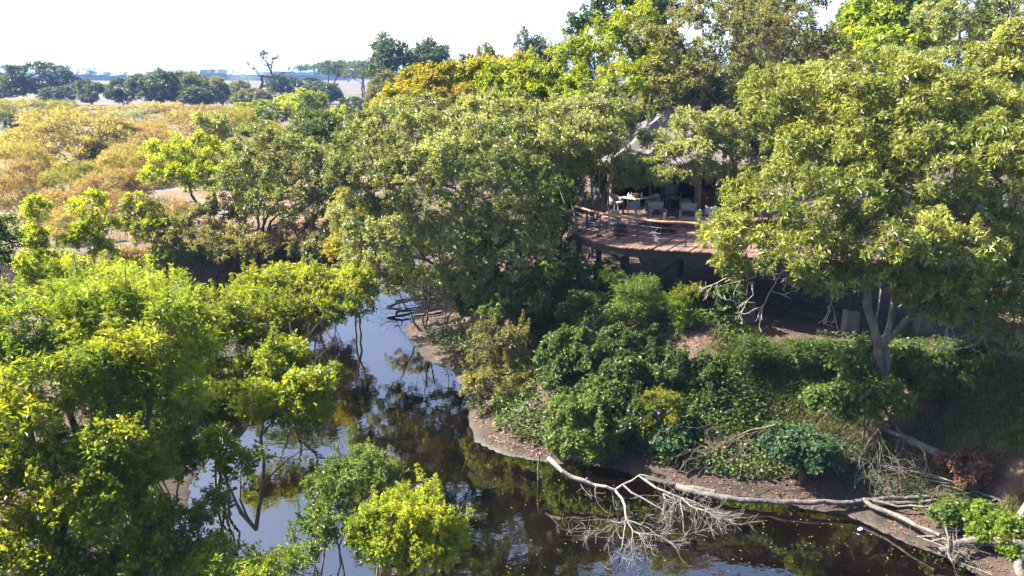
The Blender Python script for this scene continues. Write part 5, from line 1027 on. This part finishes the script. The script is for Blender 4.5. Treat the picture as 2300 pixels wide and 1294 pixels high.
X, Y = region(16000, -5.5, 2.0, 23.5, 41, .06, .8, .30, .9, 8); scatter_leaves('leaf_litter', X, Y, .012, .11, .06, 'litter', rng, .55, 3, .2, 'pinkish fallen leaves strewn over the muddy spit and shore', 'leaf litter')
X, Y = region(16000, 0, 14, 17, 25, .03, .7, .25, 1.1, 15); scatter_leaves('leaf_litter', X, Y, .012, .09, .045, 'litter', rng, .18, 3, .25, 'brown fallen leaves and debris along the waterline at right', 'leaf litter')
X, Y = region(14000, 2, 16, 18, 34, .3, 4.5, .40, 1.1, 12); scatter_leaves('leaf_litter', X, Y, .012, .10, .05, 'litter', rng, .3, 3, .2, 'brown fallen leaves on the bank and under the deck', 'leaf litter')
X, Y = region(22000, -13, -1, 12.5, 36, .1, 2.5, .35, 1.3, 14); scatter_leaves('ground_cover', X, Y, .10 + rng.random(len(X)) ** 2 * .5, .16, .11, 'creeper', rng, .45, 1.2, .5, 'green creepers on the left bank under the trees', 'ground cover')
X = rng.uniform(-4, 13, 5200); Y = rng.uniform(16.5, 31, 5200); d_ = -ground_z(X, Y); ok = (d_ > .03) & (hash_noise(X, Y, 2.6, 5) * .7 + hash_noise(X, Y, .8, 6) * .3 > .40) & (rng.random(5200) < np.where(X > -1.2, .16 + .3 * (d_ < .5), .04))
sz = ok.sum(); o = scatter_leaves('floating_leaves', X[ok], Y[ok], .004, .055, .03, 'float', rng, .45, 9, .01, 'small yellow fallen leaves floating on the dark water', 'floating leaves', z=0.0)
# far woods, a blue mass at the horizon
def far_wood(name, label, rows, n, s_, h, rng):
    """ridges of distant tree crowns, ragged on top"""
    Vs = []; Fs = []; Ts = []; off = 0
    for y0, x0, x1 in rows:
        m_ = int((x1 - x0) / 4.0); X = np.linspace(x0, x1, m_); cl = hash_noise(X, X * 0 + y0, 90, 3); hh = h * (.35 + .55 * cl + .5 * hash_noise(X, X * 0 + y0, 14, 4) * cl + .25 * hash_noise(X, X * 0 + y0, 5, 5)); hh = np.where(cl < .22, .4, hh)
        yy = y0 + 40 * hash_noise(X, X * 0, 60, 6)
        V = np.stack([np.stack([X, yy - 7, X * 0 + 2.4], 1), np.stack([X, yy - 5, 2.6 + hh * .65], 1), np.stack([X, yy, 2.6 + hh], 1), np.stack([X, yy + 6, 2.6 + hh * .6], 1), np.stack([X, yy + 9, X * 0 + 2.4], 1)], 1).reshape(-1, 3)
        i = (np.arange(m_ - 1)[:, None] * 5 + np.arange(4)[None]).ravel(); Fs.append(np.stack([i, i + 1, i + 6, i + 5][::-1], 1) + off); Vs.append(V); off += len(V); Ts.append(rng.uniform(.1, .6, len(i)))
    o = link(name, np_mesh(name, np.concatenate(Vs), np.concatenate(Fs), [LM['dark']], tint=np.concatenate(Ts))); prop(o, label, 'woodland', kind='stuff')
far_wood('distant_woodland', 'blue hazy belt of distant woodland along the horizon', [(y, -.72 * y, .35 * y) for y in (1000, 1060, 1180, 1350, 1600, 1900, 2300, 2900, 3800, 5200)], 0, 0, 9.5, rng)
X = rng.uniform(-.7, .1, 1500); Y = rng.uniform(260, 950, 1500); scatter_leaves('scattered_scrub', X * Y, Y, .3, .9, .6, 'olive', rng, .4, 1.0, .6, 'low scrub scattered over the far plain', 'scrub')

# ------------------------------------------------------------------ the air: far things fade to blue
hz = MB().box((0, 2500, 20), (26000, 26000, 50)); hm = bpy.data.materials.new('haze_air'); hm.use_nodes = True; hn = hm.node_tree; hn.nodes.clear()
ho = hn.nodes.new('ShaderNodeOutputMaterial'); hv = hn.nodes.new('ShaderNodeVolumePrincipled'); hv.inputs['Color'].default_value = (.26, .45, .95, 1); hv.inputs['Density'].default_value = .0002; hv.inputs['Anisotropy'].default_value = 0.0
hn.links.new(hv.outputs[0], ho.inputs['Volume']); hobj = hz.build('haze', hm); prop(hobj, kind='stuff')
print('leaves', sum(t[2] for t in TREES), 'plants', len(TREES), 'objects', len(bpy.data.objects), 'polys', sum(len(m.polygons) for m in bpy.data.meshes), 'script s', round(time.time() - T_START, 1))
